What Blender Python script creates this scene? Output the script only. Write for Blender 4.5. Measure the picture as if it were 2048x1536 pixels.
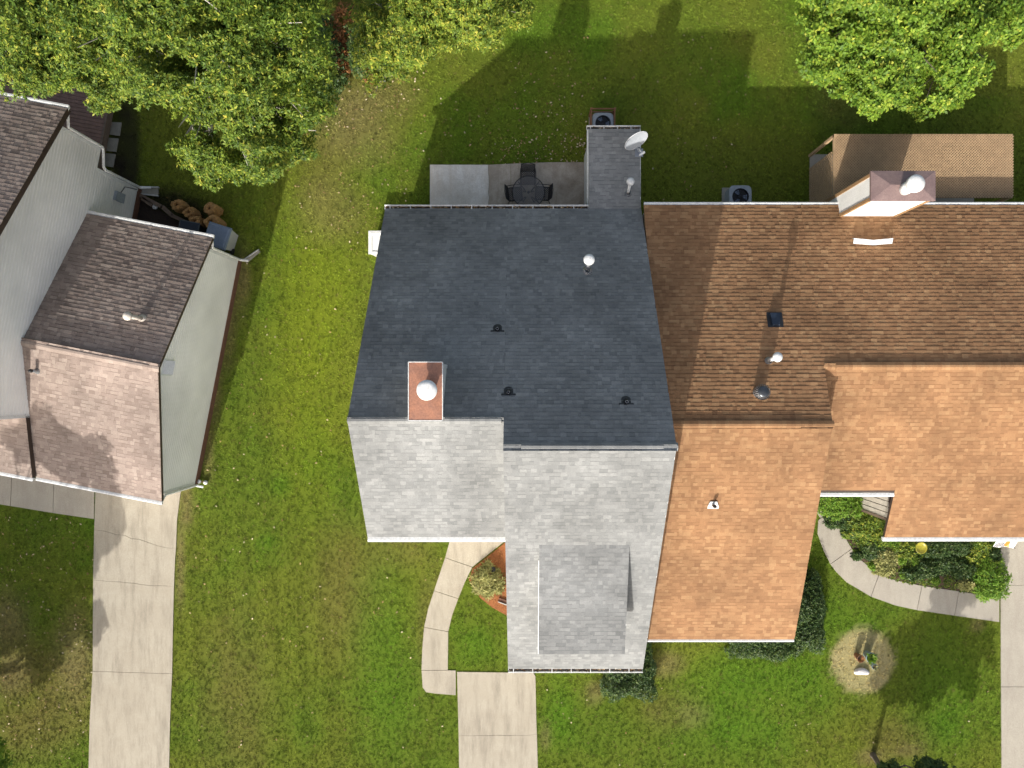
import bpy, math, random
import numpy as np
from mathutils import Vector, Matrix
random.seed(7)
rng = np.random.default_rng(7)
S = bpy.context.scene
for o in list(bpy.data.objects): bpy.data.objects.remove(o)
C = S.collection
# ------------------------------------------------------------------ camera, sky, sun, exposure
H = 29.0            # camera height above the lawn (a drone looking straight down)
F = 1420.0          # focal length in pixels of the 2048 px wide photograph
CX, CY = 1050.0, 768.0
cam = bpy.data.cameras.new('camera'); camo = bpy.data.objects.new('camera', cam); C.objects.link(camo)
camo.location = (0, 0, H); camo.rotation_euler = (0, 0, 0)
cam.sensor_width = 36.0; cam.lens = 36.0*F/2048.0
cam.shift_x = -(CX-1024.0)/2048.0; cam.shift_y = 0.0
cam.clip_end = 2000.0; cam.clip_start = 0.1
S.camera = camo
SUNV = Vector((-0.58, -1.833, 1.0)).normalized()     # towards the sun
SUN_EL = math.asin(SUNV.z); SUN_ROT = math.atan2(SUNV.x, SUNV.y)
w = bpy.data.worlds.new('World'); S.world = w; w.use_nodes = True
nt = w.node_tree; nt.nodes.clear()
sk = nt.nodes.new('ShaderNodeTexSky'); sk.sky_type = 'NISHITA'; sk.sun_disc = False
sk.sun_elevation = SUN_EL; sk.sun_rotation = SUN_ROT; sk.air_density = 1.0; sk.dust_density = 5.0; sk.ozone_density = 1.0
bg = nt.nodes.new('ShaderNodeBackground'); bg.inputs[1].default_value = 0.15
wo = nt.nodes.new('ShaderNodeOutputWorld')
hs = nt.nodes.new('ShaderNodeHueSaturation'); hs.inputs['Saturation'].default_value = 0.72
nt.links.new(sk.outputs[0], hs.inputs['Color']); nt.links.new(hs.outputs[0], bg.inputs[0]); nt.links.new(bg.outputs[0], wo.inputs[0])
sl = bpy.data.lights.new('sun', 'SUN'); sl.energy = 3.7; sl.angle = math.radians(0.5); sl.color = (1.0, 0.97, 0.92)
slo = bpy.data.objects.new('sun', sl); C.objects.link(slo); slo.location = (-20, -60, 40)
slo.rotation_euler = (-SUNV).to_track_quat('-Z', 'Y').to_euler()
S.view_settings.view_transform = 'Standard'; S.view_settings.look = 'None'
S.view_settings.exposure = 0.65; S.view_settings.gamma = 1.0; S.view_settings.use_curve_mapping = False
S.render.engine = 'CYCLES'
S.cycles.max_bounces = 6; S.cycles.transparent_max_bounces = 8

# ------------------------------------------------------------------ helpers
def W(px, py, z=0.0):
    d = (H-z)/F
    return Vector(((px-CX)*d, (CY-py)*d, z))
def W2(px, py, z=0.0):
    p = W(px, py, z); return (p.x, p.y)
ORG = {}
def tag(o, label=None, cat=None, group=None, kind=None):
    if label: o['label'] = label
    if cat: o['category'] = cat
    if group: o['group'] = group
    if kind: o['kind'] = kind
    return o
def thing(name, loc, label, cat, group=None, rz=0.0):
    o = bpy.data.objects.new(name, None); C.objects.link(o); o.location = loc; o.rotation_euler = (0, 0, rz)
    o.empty_display_size = 0.2
    tag(o, label, cat, group); ORG[o.name] = (0., 0., 0.)
    return o
def root_at(o, off):        # children are given in coordinates whose origin is off
    ORG[o.name] = off
def place(o, parent):
    if parent is not None:
        o.parent = parent; ORG[o.name] = ORG.get(parent.name, (0, 0, 0))
class MB:
    def __init__(s): s.v = []; s.f = []; s.t = []
    def add(s, vs, fs, tone=0.5):
        b = len(s.v); s.v.extend([tuple(p) for p in vs])
        for f in fs: s.f.append(tuple(b+i for i in f)); s.t.append(tone)
        return s
    def quad(s, a, b, c, d, tone=0.5): return s.add([a, b, c, d], [(0, 1, 2, 3)], tone)
    def box(s, x0, x1, y0, y1, z0, z1, tone=0.5):
        return s.add([(x0,y0,z0),(x1,y0,z0),(x1,y1,z0),(x0,y1,z0),(x0,y0,z1),(x1,y0,z1),(x1,y1,z1),(x0,y1,z1)],
              [(3,2,1,0),(4,5,6,7),(0,1,5,4),(1,2,6,5),(2,3,7,6),(3,0,4,7)], tone)
    def bar(s, p, q, wd, ht, up=(0,0,1), tone=0.5):     # box beam from p to q
        p = Vector(p); q = Vector(q); d = (q-p).normalized(); u = Vector(up)
        sd = d.cross(u)
        if sd.length < 1e-4: sd = d.cross(Vector((1,0,0)))
        sd.normalize(); u2 = sd.cross(d).normalized(); a = sd*wd/2; b = u2*ht/2
        vs = [p-a-b, p+a-b, p+a+b, p-a+b, q-a-b, q+a-b, q+a+b, q-a+b]
        return s.add(vs, [(0,1,2,3),(7,6,5,4),(0,4,5,1),(1,5,6,2),(2,6,7,3),(3,7,4,0)], tone)
    def tube(s, pts, rs, n=8, cap=True, tone=0.5):
        pts = [Vector(p) for p in pts]; k = len(pts)
        if not hasattr(rs, '__len__'): rs = [rs]*k
        b = len(s.v); ref = None
        for i, p in enumerate(pts):
            d = (pts[min(i+1,k-1)]-pts[max(i-1,0)])
            if d.length < 1e-6: d = Vector((0,0,1))
            d.normalize()
            if ref is None: ref = d.cross(Vector((0,0,1)) if abs(d.z) < .9 else Vector((1,0,0))).normalized()
            ref = (ref - d*ref.dot(d)).normalized(); o2 = d.cross(ref)
            for j in range(n):
                a = 2*math.pi*j/n
                s.v.append(tuple(p + (ref*math.cos(a)+o2*math.sin(a))*rs[i]))
        for i in range(k-1):
            for j in range(n):
                s.f.append((b+i*n+j, b+i*n+(j+1)%n, b+(i+1)*n+(j+1)%n, b+(i+1)*n+j)); s.t.append(tone)
        if cap:
            s.f.append(tuple(b+j for j in reversed(range(n)))); s.t.append(tone)
            s.f.append(tuple(b+(k-1)*n+j for j in range(n))); s.t.append(tone)
        return s
    def lathe(s, c, prof, n=20, tone=0.5, axis=None):   # prof: list of (r,z)
        b = len(s.v); k = len(prof); c = Vector(c)
        q = axis.to_track_quat('Z', 'Y') if axis is not None else None
        for r, z in prof:
            for j in range(n):
                a = 2*math.pi*j/n; p = Vector((r*math.cos(a), r*math.sin(a), z))
                if q: p = q @ p
                s.v.append(tuple(c+p))
        for i in range(k-1):
            for j in range(n):
                s.f.append((b+i*n+j, b+i*n+(j+1)%n, b+(i+1)*n+(j+1)%n, b+(i+1)*n+j)); s.t.append(tone)
        return s
    def disc(s, c, r, n=20, tone=0.5):
        b = len(s.v); 
        for j in range(n):
            a = 2*math.pi*j/n; s.v.append((c[0]+r*math.cos(a), c[1]+r*math.sin(a), c[2]))
        s.f.append(tuple(b+j for j in range(n))); s.t.append(tone); return s
    def prism(s, poly, z0, z1, tone=0.5):
        n = len(poly)
        ar = sum(poly[i][0]*poly[(i+1)%n][1]-poly[(i+1)%n][0]*poly[i][1] for i in range(n))
        if ar < 0: poly = list(reversed(poly))
        vs = [(p[0],p[1],z0) for p in poly]+[(p[0],p[1],z1) for p in poly]
        fs = [tuple(range(n,2*n)), tuple(reversed(range(n)))]+[(i,(i+1)%n,n+(i+1)%n,n+i) for i in range(n)]
        return s.add(vs, fs, tone)
    def mesh(s, name, mat, off=(0,0,0), smooth=False):
        me = bpy.data.meshes.new(name)
        if off != (0,0,0): vs = [(a-off[0], b-off[1], c-off[2]) for a, b, c in s.v]
        else: vs = s.v
        me.from_pydata(vs, [], s.f); me.materials.append(mat)
        at = me.attributes.new('tone', 'FLOAT', 'FACE'); at.data.foreach_set('value', np.array(s.t, dtype=np.float32))
        if smooth: me.polygons.foreach_set('use_smooth', [True]*len(me.polygons))
        return me
    def build(s, name, mat, parent=None, smooth=False, kind=None):
        off = tuple(ORG.get(parent.name, (0,0,0))) if parent is not None else (0,0,0)
        o = bpy.data.objects.new(name, s.mesh(name, mat, off, smooth)); C.objects.link(o); place(o, parent)
        if kind: o['kind'] = kind
        return o
# ------------------------------------------------------------------ materials
def nodes(name):
    m = bpy.data.materials.new(name); m.use_nodes = True; t = m.node_tree
    return m, t, t.nodes['Principled BSDF']
def ramp(t, cols):
    r = t.nodes.new('ShaderNodeValToRGB'); e = r.color_ramp.elements
    while len(e) < len(cols): e.new(0.5)
    for i, (p, c) in enumerate(cols): e[i].position = p; e[i].color = (*c, 1)
    return r
def noise(t, scale, detail=4, rough=0.6, vec=None, dist=0.0):
    n = t.nodes.new('ShaderNodeTexNoise'); n.inputs['Scale'].default_value = scale; n.inputs['Detail'].default_value = detail
    n.inputs['Roughness'].default_value = rough; n.inputs['Distortion'].default_value = dist
    g = t.nodes.new('ShaderNodeNewGeometry')
    if vec is None: t.links.new(g.outputs['Position'], n.inputs['Vector'])
    else:
        mp = t.nodes.new('ShaderNodeMapping'); mp.inputs['Scale'].default_value = vec
        t.links.new(g.outputs['Position'], mp.inputs[0]); t.links.new(mp.outputs[0], n.inputs['Vector'])
    return n
def mixc(t, fac, a, b, mode='MIX'):
    m = t.nodes.new('ShaderNodeMix'); m.data_type = 'RGBA'; m.blend_type = mode
    for s_, k in ((fac, 0), (a, 6), (b, 7)):
        if isinstance(s_, (int, float)): m.inputs[k].default_value = s_
        elif isinstance(s_, tuple): m.inputs[k].default_value = (*s_, 1)
        else: t.links.new(s_, m.inputs[k])
    return m.outputs[2]
def bump(t, bs, src, strength, dist):
    b = t.nodes.new('ShaderNodeBump'); b.inputs['Strength'].default_value = strength; b.inputs['Distance'].default_value = dist
    t.links.new(src, b.inputs['Height']); t.links.new(b.outputs[0], bs.inputs['Normal'])
def mat(name, c1, c2=None, scale=6.0, rough=0.7, fine=40.0, metal=0.0, bmp=0.0, vec=None, spec=None):
    m, t, bs = nodes(name); c2 = c2 or tuple(x*0.75 for x in c1)
    n = noise(t, scale, 5, 0.65, vec); r = ramp(t, [(0.3, c2), (0.7, c1)]); t.links.new(n.outputs[0], r.inputs[0])
    f = noise(t, fine, 3, 0.6); fr = ramp(t, [(0.3, (.78,.78,.78)), (0.7, (1.1,1.1,1.1))]); t.links.new(f.outputs[0], fr.inputs[0])
    t.links.new(mixc(t, 1.0, r.outputs[0], fr.outputs[0], 'MULTIPLY'), bs.inputs['Base Color'])
    bs.inputs['Roughness'].default_value = rough; bs.inputs['Metallic'].default_value = metal
    if spec is not None: bs.inputs['Specular IOR Level'].default_value = spec
    if bmp: bump(t, bs, f.outputs[0], bmp, 0.01)
    return m
def tone_mat(name, cols, rough=0.9, big=0.5, fine=55.0, bmp=0.0, trans=0.0, bigamt=0.25):
    m, t, bs = nodes(name)
    a = t.nodes.new('ShaderNodeAttribute'); a.attribute_name = 'tone'
    r = ramp(t, cols); t.links.new(a.outputs['Fac'], r.inputs[0])
    n = noise(t, big, 5, 0.65); nr = ramp(t, [(0.3, (1-bigamt,)*3), (0.7, (1+bigamt,)*3)]); t.links.new(n.outputs[0], nr.inputs[0])
    f = noise(t, fine, 2, 0.7); fr = ramp(t, [(0.25, (.72,.72,.72)), (0.75, (1.22,1.22,1.22))]); t.links.new(f.outputs[0], fr.inputs[0])
    c = mixc(t, 1.0, mixc(t, 1.0, r.outputs[0], nr.outputs[0], 'MULTIPLY'), fr.outputs[0], 'MULTIPLY')
    t.links.new(c, bs.inputs['Base Color']); bs.inputs['Roughness'].default_value = rough
    bs.inputs['Specular IOR Level'].default_value = 0.25
    if bmp: bump(t, bs, f.outputs[0], bmp, 0.004)
    if trans:
        tr = t.nodes.new('ShaderNodeBsdfTranslucent'); t.links.new(c, tr.inputs[0])
        mx = t.nodes.new('ShaderNodeMixShader'); mx.inputs[0].default_value = trans
        t.links.new(bs.outputs[0], mx.inputs[1]); t.links.new(tr.outputs[0], mx.inputs[2])
        t.links.new(mx.outputs[0], t.nodes['Material Output'].inputs[0])
    return m
M = {}
M['grey_sh'] = tone_mat('grey_shingle', [(0, (.115,.118,.116)), (.3, (.155,.159,.156)), (.65, (.194,.197,.192)), (1, (.232,.234,.226))], bmp=.3)
M['orange_sh'] = tone_mat('orange_shingle', [(0, (.145,.070,.033)), (.3, (.205,.107,.052)), (.65, (.268,.145,.070)), (1, (.325,.19,.094))], bmp=.3)
M['brown_sh'] = tone_mat('brown_shingle', [(0, (.14,.105,.088)), (.3, (.20,.152,.127)), (.65, (.262,.205,.172)), (1, (.32,.258,.216))], bmp=.3)
M['white'] = mat('white_paint', (.74,.74,.72), (.64,.64,.62), 3, .5)
M['white_metal'] = mat('white_metal', (.72,.72,.70), (.60,.60,.575), 2.5, .4, 14)
M['siding_white'] = mat('white_siding', (.78,.77,.73), (.68,.67,.63), 2, .6)
M['siding_tan'] = mat('tan_siding', (.80,.78,.745), (.76,.74,.705), .5, .6, .3)
M['brown_trim'] = mat('brown_trim', (.060,.035,.022), (.035,.02,.014), 4, .7)
M['tan_trim'] = mat('tan_trim', (.34,.20,.09), (.25,.14,.06), 6, .75)
M['dark'] = mat('dark_plastic', (.018,.019,.022), (.010,.010,.012), 8, .55)
M['galv'] = mat('galvanised_metal', (.42,.43,.45), (.30,.31,.33), 7, .38, metal=.75)
M['copper'] = mat('rusty_cap', (.42,.19,.11), (.26,.13,.09), 3.5, .5, 18, metal=.15)
M['mauve'] = mat('mauve_cap', (.235,.165,.15), (.165,.11,.105), 2.5, .5, 25, metal=.1)
M['under'] = mat('roof_underlay', (.05,.05,.05), (.03,.03,.03), 5, .9)
M['brick'] = mat('foundation', (.17,.075,.04), (.10,.045,.028), 9, .85)
M['mulch'] = mat('mulch', (.045,.028,.02), (.018,.012,.01), 14, .95, 70, bmp=.6)
M['straw'] = mat('pine_straw', (.42,.15,.045), (.20,.07,.025), 18, .95, 60, bmp=.8)
M['timber'] = mat('old_timber', (.20,.14,.10), (.12,.085,.06), 6, .85, 40)
M['deck'] = mat('red_brown_deck', (.25,.145,.105), (.16,.09,.066), 5, .8, 40)
M['lattice'] = mat('lattice_wood', (.46,.31,.17), (.33,.22,.12), 4, .8, 40)
M['latt_back'] = mat('weathered_board', (.22,.14,.08), (.13,.082,.048), 2.2, .85, 30)
M['grey_board'] = mat('grey_board', (.52,.475,.41), (.42,.38,.325), 4, .8, 40)
M['iron'] = mat('black_iron', (.014,.014,.017), (.008,.008,.010), 9, .5)
M['acgrey'] = mat('ac_grey', (.33,.36,.39), (.25,.28,.31), 5, .5)
M['acblue'] = mat('blue_grey_plastic', (.20,.25,.34), (.15,.19,.27), 4, .5)
M['pale'] = mat('pale_plastic', (.50,.50,.47), (.42,.42,.40), 4, .55)
M['navy'] = mat('navy_plastic', (.012,.024,.045), (.008,.014,.028), 6, .5)
M['paper'] = mat('kraft_paper', (.42,.235,.085), (.29,.15,.05), 9, .85, 30, bmp=.4)
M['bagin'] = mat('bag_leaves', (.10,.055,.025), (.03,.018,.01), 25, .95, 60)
M['paver'] = mat('paver', (.33,.31,.26), (.24,.225,.19), 5, .9, 50)
M['bark'] = mat('bark', (.16,.13,.10), (.09,.07,.055), 7, .95, 30)
M['twig'] = mat('pale_twig', (.46,.43,.38), (.30,.27,.23), 7, .9)
M['terracotta'] = mat('terracotta', (.26,.12,.06), (.18,.08,.04), 8, .8)
M['bluepot'] = mat('blue_glaze', (.26,.36,.40), (.18,.26,.30), 6, .35)
M['soil'] = mat('soil', (.05,.035,.022), (.025,.018,.012), 20, .95)
M['yellow'] = mat('yellow_glaze', (.36,.33,.03), (.27,.24,.025), 8, .3)
M['stone'] = mat('white_stone', (.78,.74,.70), (.62,.58,.54), 9, .8, 30, bmp=.4)
M['flagw'] = mat('flag_white', (.75,.73,.72), None, 8, .8)
M['flago'] = mat('flag_orange', (.75,.24,.03), (.60,.16,.02), 8, .8)
M['flagd'] = mat('flag_dark', (.06,.05,.06), None, 8, .8)
M['flagy'] = mat('flag_yellow', (.85,.50,.15), None, 8, .8)
def conc_mat(name, c1, c2, stain, sc=0.9):
    m, t, bs = nodes(name)
    a = noise(t, sc, 6, .7, None, .4); r = ramp(t, [(.32, c2), (.62, c1)]); t.links.new(a.outputs[0], r.inputs[0])
    b = noise(t, 1.3, 6, .75, (2.2, .35, 1)); sr = ramp(t, [(.47, (0,0,0)), (.68, (1,1,1))]); t.links.new(b.outputs[0], sr.inputs[0])
    c = mixc(t, sr.outputs[0], r.outputs[0], stain)
    f = noise(t, 34, 4, .75); fr = ramp(t, [(.25, (.70,.70,.70)), (.75, (1.22,1.22,1.22))]); t.links.new(f.outputs[0], fr.inputs[0])
    t.links.new(mixc(t, 1.0, c, fr.outputs[0], 'MULTIPLY'), bs.inputs['Base Color']); bs.inputs['Roughness'].default_value = .9
    bump(t, bs, f.outputs[0], .25, .004)
    return m
M['conc'] = conc_mat('pale_concrete', (.40,.355,.275), (.35,.305,.232), (.27,.235,.18))
M['conc2'] = conc_mat('exposed_concrete', (.40,.36,.29), (.34,.305,.245), (.33,.29,.235))
M['patio'] = conc_mat('stained_patio', (.80,.76,.69), (.50,.44,.36), (.62,.55,.46), .7)
M['patio_r'] = conc_mat('brown_stained_patio', (.50,.43,.345), (.27,.215,.16), (.33,.27,.205), .8)
M['leaf_oak'] = tone_mat('oak_leaf', [(0, (.05,.10,.014)), (.35, (.12,.19,.022)), (.7, (.23,.29,.032)), (1, (.42,.39,.055))], .55, 1.2, 8, trans=.3)
M['leaf_maple'] = tone_mat('maple_leaf', [(0, (.07,.145,.016)), (.5, (.16,.265,.026)), (.85, (.26,.35,.036)), (1, (.40,.43,.06))], .55, 1.0, 8, trans=.35)
M['leaf_dark'] = tone_mat('dark_leaf', [(0, (.022,.05,.014)), (.6, (.055,.10,.022)), (1, (.14,.18,.05))], .5, 2.0, 12, trans=.2)
M['leaf_rust'] = tone_mat('rust_leaf', [(0, (.20,.075,.025)), (.6, (.40,.175,.06)), (1, (.52,.27,.10))], .6, 2.0, 12, trans=.3)
M['leaf_straw'] = tone_mat('straw_leaf', [(0, (.16,.17,.05)), (.5, (.33,.33,.11)), (1, (.52,.47,.2))], .6, 2.0, 12, trans=.3)
M['leaf_bright'] = tone_mat('bright_leaf', [(0, (.07,.15,.015)), (.6, (.16,.29,.025)), (1, (.27,.36,.05))], .6, 2.0, 12, trans=.3)
M['leaf_dry'] = tone_mat('dry_leaf', [(0, (.14,.07,.03)), (.5, (.34,.22,.10)), (1, (.62,.52,.36))], .8, 3, 12)

# ------------------------------------------------------------------ ground sheet
def pblob(x, y, px, py, rx, ry, soft=1.0):
    p = W(px, py); rx = rx*H/F; ry = ry*H/F
    d = np.sqrt(((x-p.x)/rx)**2 + ((y-p.y)/ry)**2)
    return np.clip((1.0+soft*.5-d)/soft, 0, 1)
_perm = {}
def vnoise(x, y, sc, seed):
    if seed not in _perm: _perm[seed] = np.random.default_rng(seed).random((256, 256))
    g = _perm[seed]; x = x*sc+1000; y = y*sc+1000
    xi = np.floor(x).astype(int); yi = np.floor(y).astype(int); fx = x-xi; fy = y-yi
    fx = fx*fx*(3-2*fx); fy = fy*fy*(3-2*fy); a = lambda i, j: g[(xi+i) % 256, (yi+j) % 256]
    return (a(0,0)*(1-fx)+a(1,0)*fx)*(1-fy)+(a(0,1)*(1-fx)+a(1,1)*fx)*fy
def fnoise(x, y, sc, seed, oct=4):
    t = 0; amp = 1; n = 0
    for i in range(oct): t = t+vnoise(x, y, sc*2**i, seed+i)*amp; n += amp; amp *= .55
    return t/n
def in_poly(x, y, poly):
    r = np.zeros(x.shape, bool); n = len(poly)
    for i in range(n):
        x0, y0 = poly[i]; x1, y1 = poly[(i+1) % n]
        if y0 == y1: continue
        c = ((y0 > y) != (y1 > y)) & (x < (x1-x0)*(y-y0)/(y1-y0)+x0); r ^= c
    return r
def lawn_colour(x, y):
    """the lawn's own colour: fescue, bermuda, dry thatch and bare patches"""
    n1 = fnoise(x, y, .22, 3); n2 = fnoise(x, y, .9, 11); n3 = fnoise(x, y, 2.6, 21)
    green = np.array((.265,.365,.042)); olive = np.array((.350,.385,.055)); lush = np.array((.185,.375,.026)); tan = np.array((.56,.42,.20)); dry = np.array((.43,.345,.11)); yel = np.array((.45,.51,.046))
    k = np.clip((n1-.42)*3+ (n2-.5)*1.0 + .35, 0, 1)[:, None]
    c = green*(1-k)+olive*k
    l = np.clip((fnoise(x, y, .35, 41)-.55)*4+(n3-.5)*.5, 0, 1)[:, None]*.55; c = c*(1-l)+lush*l
    # faint mowing stripes on the left lawn
    st = .5+.5*np.sin((x+y*.06)*2*math.pi/1.05); inl = ((x > -14.5) & (x < -6)).astype(float)
    c = c*(1+(.16*(st-.5)*inl)[:, None])
    def put(c, m, col, amt=1.0):
        m = np.clip(m*(.6+.8*n2)+ (n3-.5)*.4*(m > 0), 0, 1)[:, None]*amt; return c*(1-m)+col*m
    c = put(c, pblob(x, y, 620, 690, 70, 260, 1.2), yel, .75)
    c = put(c, pblob(x, y, 650, 560, 60, 120, 1.2), yel, .5)
    for a in [(690,235,60,60),(760,190,70,45),(650,330,45,70),(740,130,40,30),(720,260,70,70),(660,420,60,60)]: c = put(c, pblob(x, y, *a, 1.0), tan if a[2] > 50 else dry, .42)
    for a in [(455,640,16,90),(430,760,14,80),(480,560,18,70),(415,900,12,60),(372,1010,14,50),(362,1130,9,80)]: c = put(c, pblob(x, y, *a, 1.0), tan, .75)
    for a in [(330,800,1,1),(795,1100,60,35),(870,1190,22,60),(845,1280,14,90),(700,1180,60,120),(470,1400,60,160)]: c = put(c, pblob(x, y, *a, 1.2), dry, .55)
    for a in [(15,1255,40,60),(60,1330,60,50),(20,1350,40,40),(120,1400,60,70),(60,1460,80,60),(150,1310,35,80)]: c = put(c, pblob(x, y, *a, 1.2), dry if a[2] > 45 else tan, .75)
    for a in [(1190,1385,18,22),(1330,1330,35,25),(1350,1420,60,40),(1390,1430,30,20),(1800,1480,60,40),(1740,1515,26,16),(1820,1500,30,10),(1090,1470,10,25)]: c = put(c, pblob(x, y, *a, 1.0), tan if a[2] < 50 else dry, .65)
    for a in [(1650,1230,60,50),(1480,1420,120,90),(1560,1340,120,40),(950,1290,45,40),(1900,1380,80,110),(1120,1420,30,60),(770,1320,60,180),(560,970,20,20),(535,1085,20,16)]: c = put(c, pblob(x, y, *a, 1.2), lush*1.15, .55)
    c = put(c, pblob(x, y, 1725, 1322, 62, 66, .12), np.array((1.05,.80,.48)), .85)         # dry mown ring round the pots
    c = put(c, pblob(x, y, 250, 300, 30, 110, .5), np.array((.075,.055,.045)), 1.0)      # bare bed beside the pavers
    c = put(c, pblob(x, y, 330, 440, 90, 60, .5), np.array((.05,.037,.028)), .9)
    c = put(c, pblob(x, y, 1690, 200, 60, 60, .8), dry, .5)
    c = put(c, pblob(x, y, 1955, 1250, 12, 12, 1), tan, .9)
    c = put(c, pblob(x, y, 700, 60, 50, 100, .8), np.array((.42,.22,.09)), .45)          # pine straw under the trees
    return c*np.array((.64,.695,.61))
def ground():
    a = np.concatenate([[-700,-300,-120,-60,-40], np.arange(-27, 27.01, .3), [40,60,120,300,700]])
    b = np.concatenate([[-700,-300,-120,-60,-40], np.arange(-22, 22.01, .3), [40,60,120,300,700]])
    X, Y = np.meshgrid(a, b); n, m = len(a), len(b)
    x = X.ravel(); y = Y.ravel()
    idx = np.arange(n*m).reshape(m, n)
    f = np.stack([idx[:-1,:-1], idx[:-1,1:], idx[1:,1:], idx[1:,:-1]], -1).reshape(-1, 4)
    me = bpy.data.meshes.new('ground'); me.from_pydata(np.stack([x, y, np.zeros_like(x)], 1).tolist(), [], f.tolist())
    col = lawn_colour(x, y)*.55; ca = me.attributes.new('gcol', 'FLOAT_COLOR', 'POINT')
    ca.data.foreach_set('color', np.concatenate([col, np.ones((len(x), 1))], 1).astype(np.float32).ravel())
    m_, t, bs = nodes('lawn_soil')
    at = t.nodes.new('ShaderNodeAttribute'); at.attribute_name = 'gcol'
    f1 = noise(t, 24, 4, .7); fr = ramp(t, [(.3, (.55,.55,.5)), (.7, (1.25,1.25,1.2))]); t.links.new(f1.outputs[0], fr.inputs[0])
    t.links.new(mixc(t, 1.0, at.outputs['Color'], fr.outputs[0], 'MULTIPLY'), bs.inputs['Base Color']); bs.inputs['Roughness'].default_value = 1.0
    bs.inputs['Specular IOR Level'].default_value = .1; bump(t, bs, f1.outputs[0], .8, .03)
    me.materials.append(m_)
    o = bpy.data.objects.new('ground', me); C.objects.link(o); tag(o, 'green and tan lawn spreading between and around the houses', kind='structure')
ground()

# ------------------------------------------------------------------ concrete: driveways, walks, patio
NOGRASS = []
def jag(p, q, n=9, amp=.05):
    p = Vector(p); q = Vector(q); d = q-p; s = Vector((-d.y, d.x)).normalized(); out = []; off = 0
    for i in range(n+1):
        if 0 < i < n: off = off*.6+random.uniform(-amp, amp)
        else: off = 0
        out.append(tuple(p+d*(i/n)+s*off))
    return out
def inset(poly, g):
    c = [sum(p[0] for p in poly)/len(poly), sum(p[1] for p in poly)/len(poly)]
    out = []
    for p in poly:
        d = math.hypot(p[0]-c[0], p[1]-c[1]); out.append((p[0]+(c[0]-p[0])/d*g, p[1]+(c[1]-p[1])/d*g))
    return out
def paving(name, label, panels, m, z=.035, gap=.012, alt=None):
    root = bpy.data.objects.new(name, None); C.objects.link(root); tag(root, label, kind='structure')
    for pl in panels:
        NOGRASS.append(pl)
        dz = random.uniform(-.004, .004)
        MB().prism(inset(pl, gap), -.12, z+dz).build('slab', alt if alt and pl is not panels[0] else m, root)
    return root
def P(*pts): return [W2(*p) for p in pts]
# main driveway, one jagged crack
cr = jag(W2(917,1470), W2(1074,1468), 11, .03)
paving('driveway', 'short pale concrete driveway below the grey roofed house', [
    P((914,1343),(1067,1345),(1071,1352),(1073,1440))+list(reversed(cr)),
    cr+P((1076,1536),(1082,1700),(921,1700),(918,1536))], M['conc'], gap=.008)
L = [(905,1060),(890,1115),(868,1181),(848,1254),(843,1340)]
Rr = [(1009,1060),(1010,1082),(945,1134),(917,1197),(897,1263),(896,1340)]
paving('walkway', 'curved pale concrete walk from driveway to the grey roofed house', [
    P(L[0],(1009,1060),(1010,1082),(945,1134),L[1]),
    P(L[1],(945,1134),(930,1165),(917,1197),L[2],(878,1150)),
    P(L[2],(917,1197),(905,1230),(897,1263),L[3],(856,1217)),
    P(L[3],(897,1263),(896,1340),L[4],(844,1300)),
    P(L[4],(912,1340),(912,1390),(870,1387),(852,1384),(845,1374))], M['conc'])
c1 = jag(W2(189,1060), W2(353,1096), 11, .06); c2 = jag(W2(187,1160), W2(349,1172), 12, .03)
paving('neighbour_driveway', 'long pale concrete driveway below the tan sided house', [
    P((192,975),(366,960),(360,1000),(355,1040))+list(reversed(c1)),
    c1+P((351,1120))+list(reversed(c2)),
    c2+P((347,1250),(345,1347),(186,1342)),
    P((186,1342),(345,1347),(341,1440),(336,1700),(174,1700),(180,1440))], M['conc'], gap=.008)
paving('neighbour_walkway', 'grey concrete walk along the front of the tan sided house', [
    P((-200,915),(-90,931),(-90,994),(-200,977)), P((-90,931),(25,948),(22,1012),(-90,994)), P((25,948),(109,962),(107,1026),(22,1012)), P((109,962),(190,976),(189,1038),(107,1026))], M['conc2'])
k1 = jag(W2(976,330), W2(977,450), 9, .035); k2 = jag(W2(1021,328), W2(1027,450), 9, .03)
paving('patio', 'stained concrete patio behind the grey roofed house', [
    P((860,330),)+k1+P((860,450)), k1+list(reversed(k2)), k2+P((1178,450),(1178,325),(1100,325))], M['patio'], .05, .006, M['patio_r'])
paving('curved_walkway', 'curved concrete walk along the flower bed of the orange house', [
    P((1612,940),(1652,940),(1666,1027),(1640,1036),(1618,1000)),
    P((1666,1027),(1678,1054),(1703,1097),(1660,1128),(1646,1100),(1634,1066),(1636,1040),(1640,1036)),
    P((1703,1097),(1722,1120),(1757,1149),(1741,1193),(1693,1165),(1672,1144),(1660,1128)),
    P((1757,1149),(1791,1160),(1843,1171),(1833,1220),(1790,1211),(1741,1193)),
    P((1843,1171),(1917,1182),(1908,1231),(1833,1220)),
    P((1917,1182),(1998,1195),(1998,1244),(1908,1231))], M['conc2'])
paving('right_driveway', 'concrete driveway at the right edge beside the flower bed', [
    P((2000,1040),(2250,1040),(2250,1170),(2000,1170)), P((2000,1170),(2250,1170),(2250,1373),(2001,1373)), P((2001,1373),(2250,1373),(2252,1700),(2003,1700))], M['conc2'])

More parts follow.
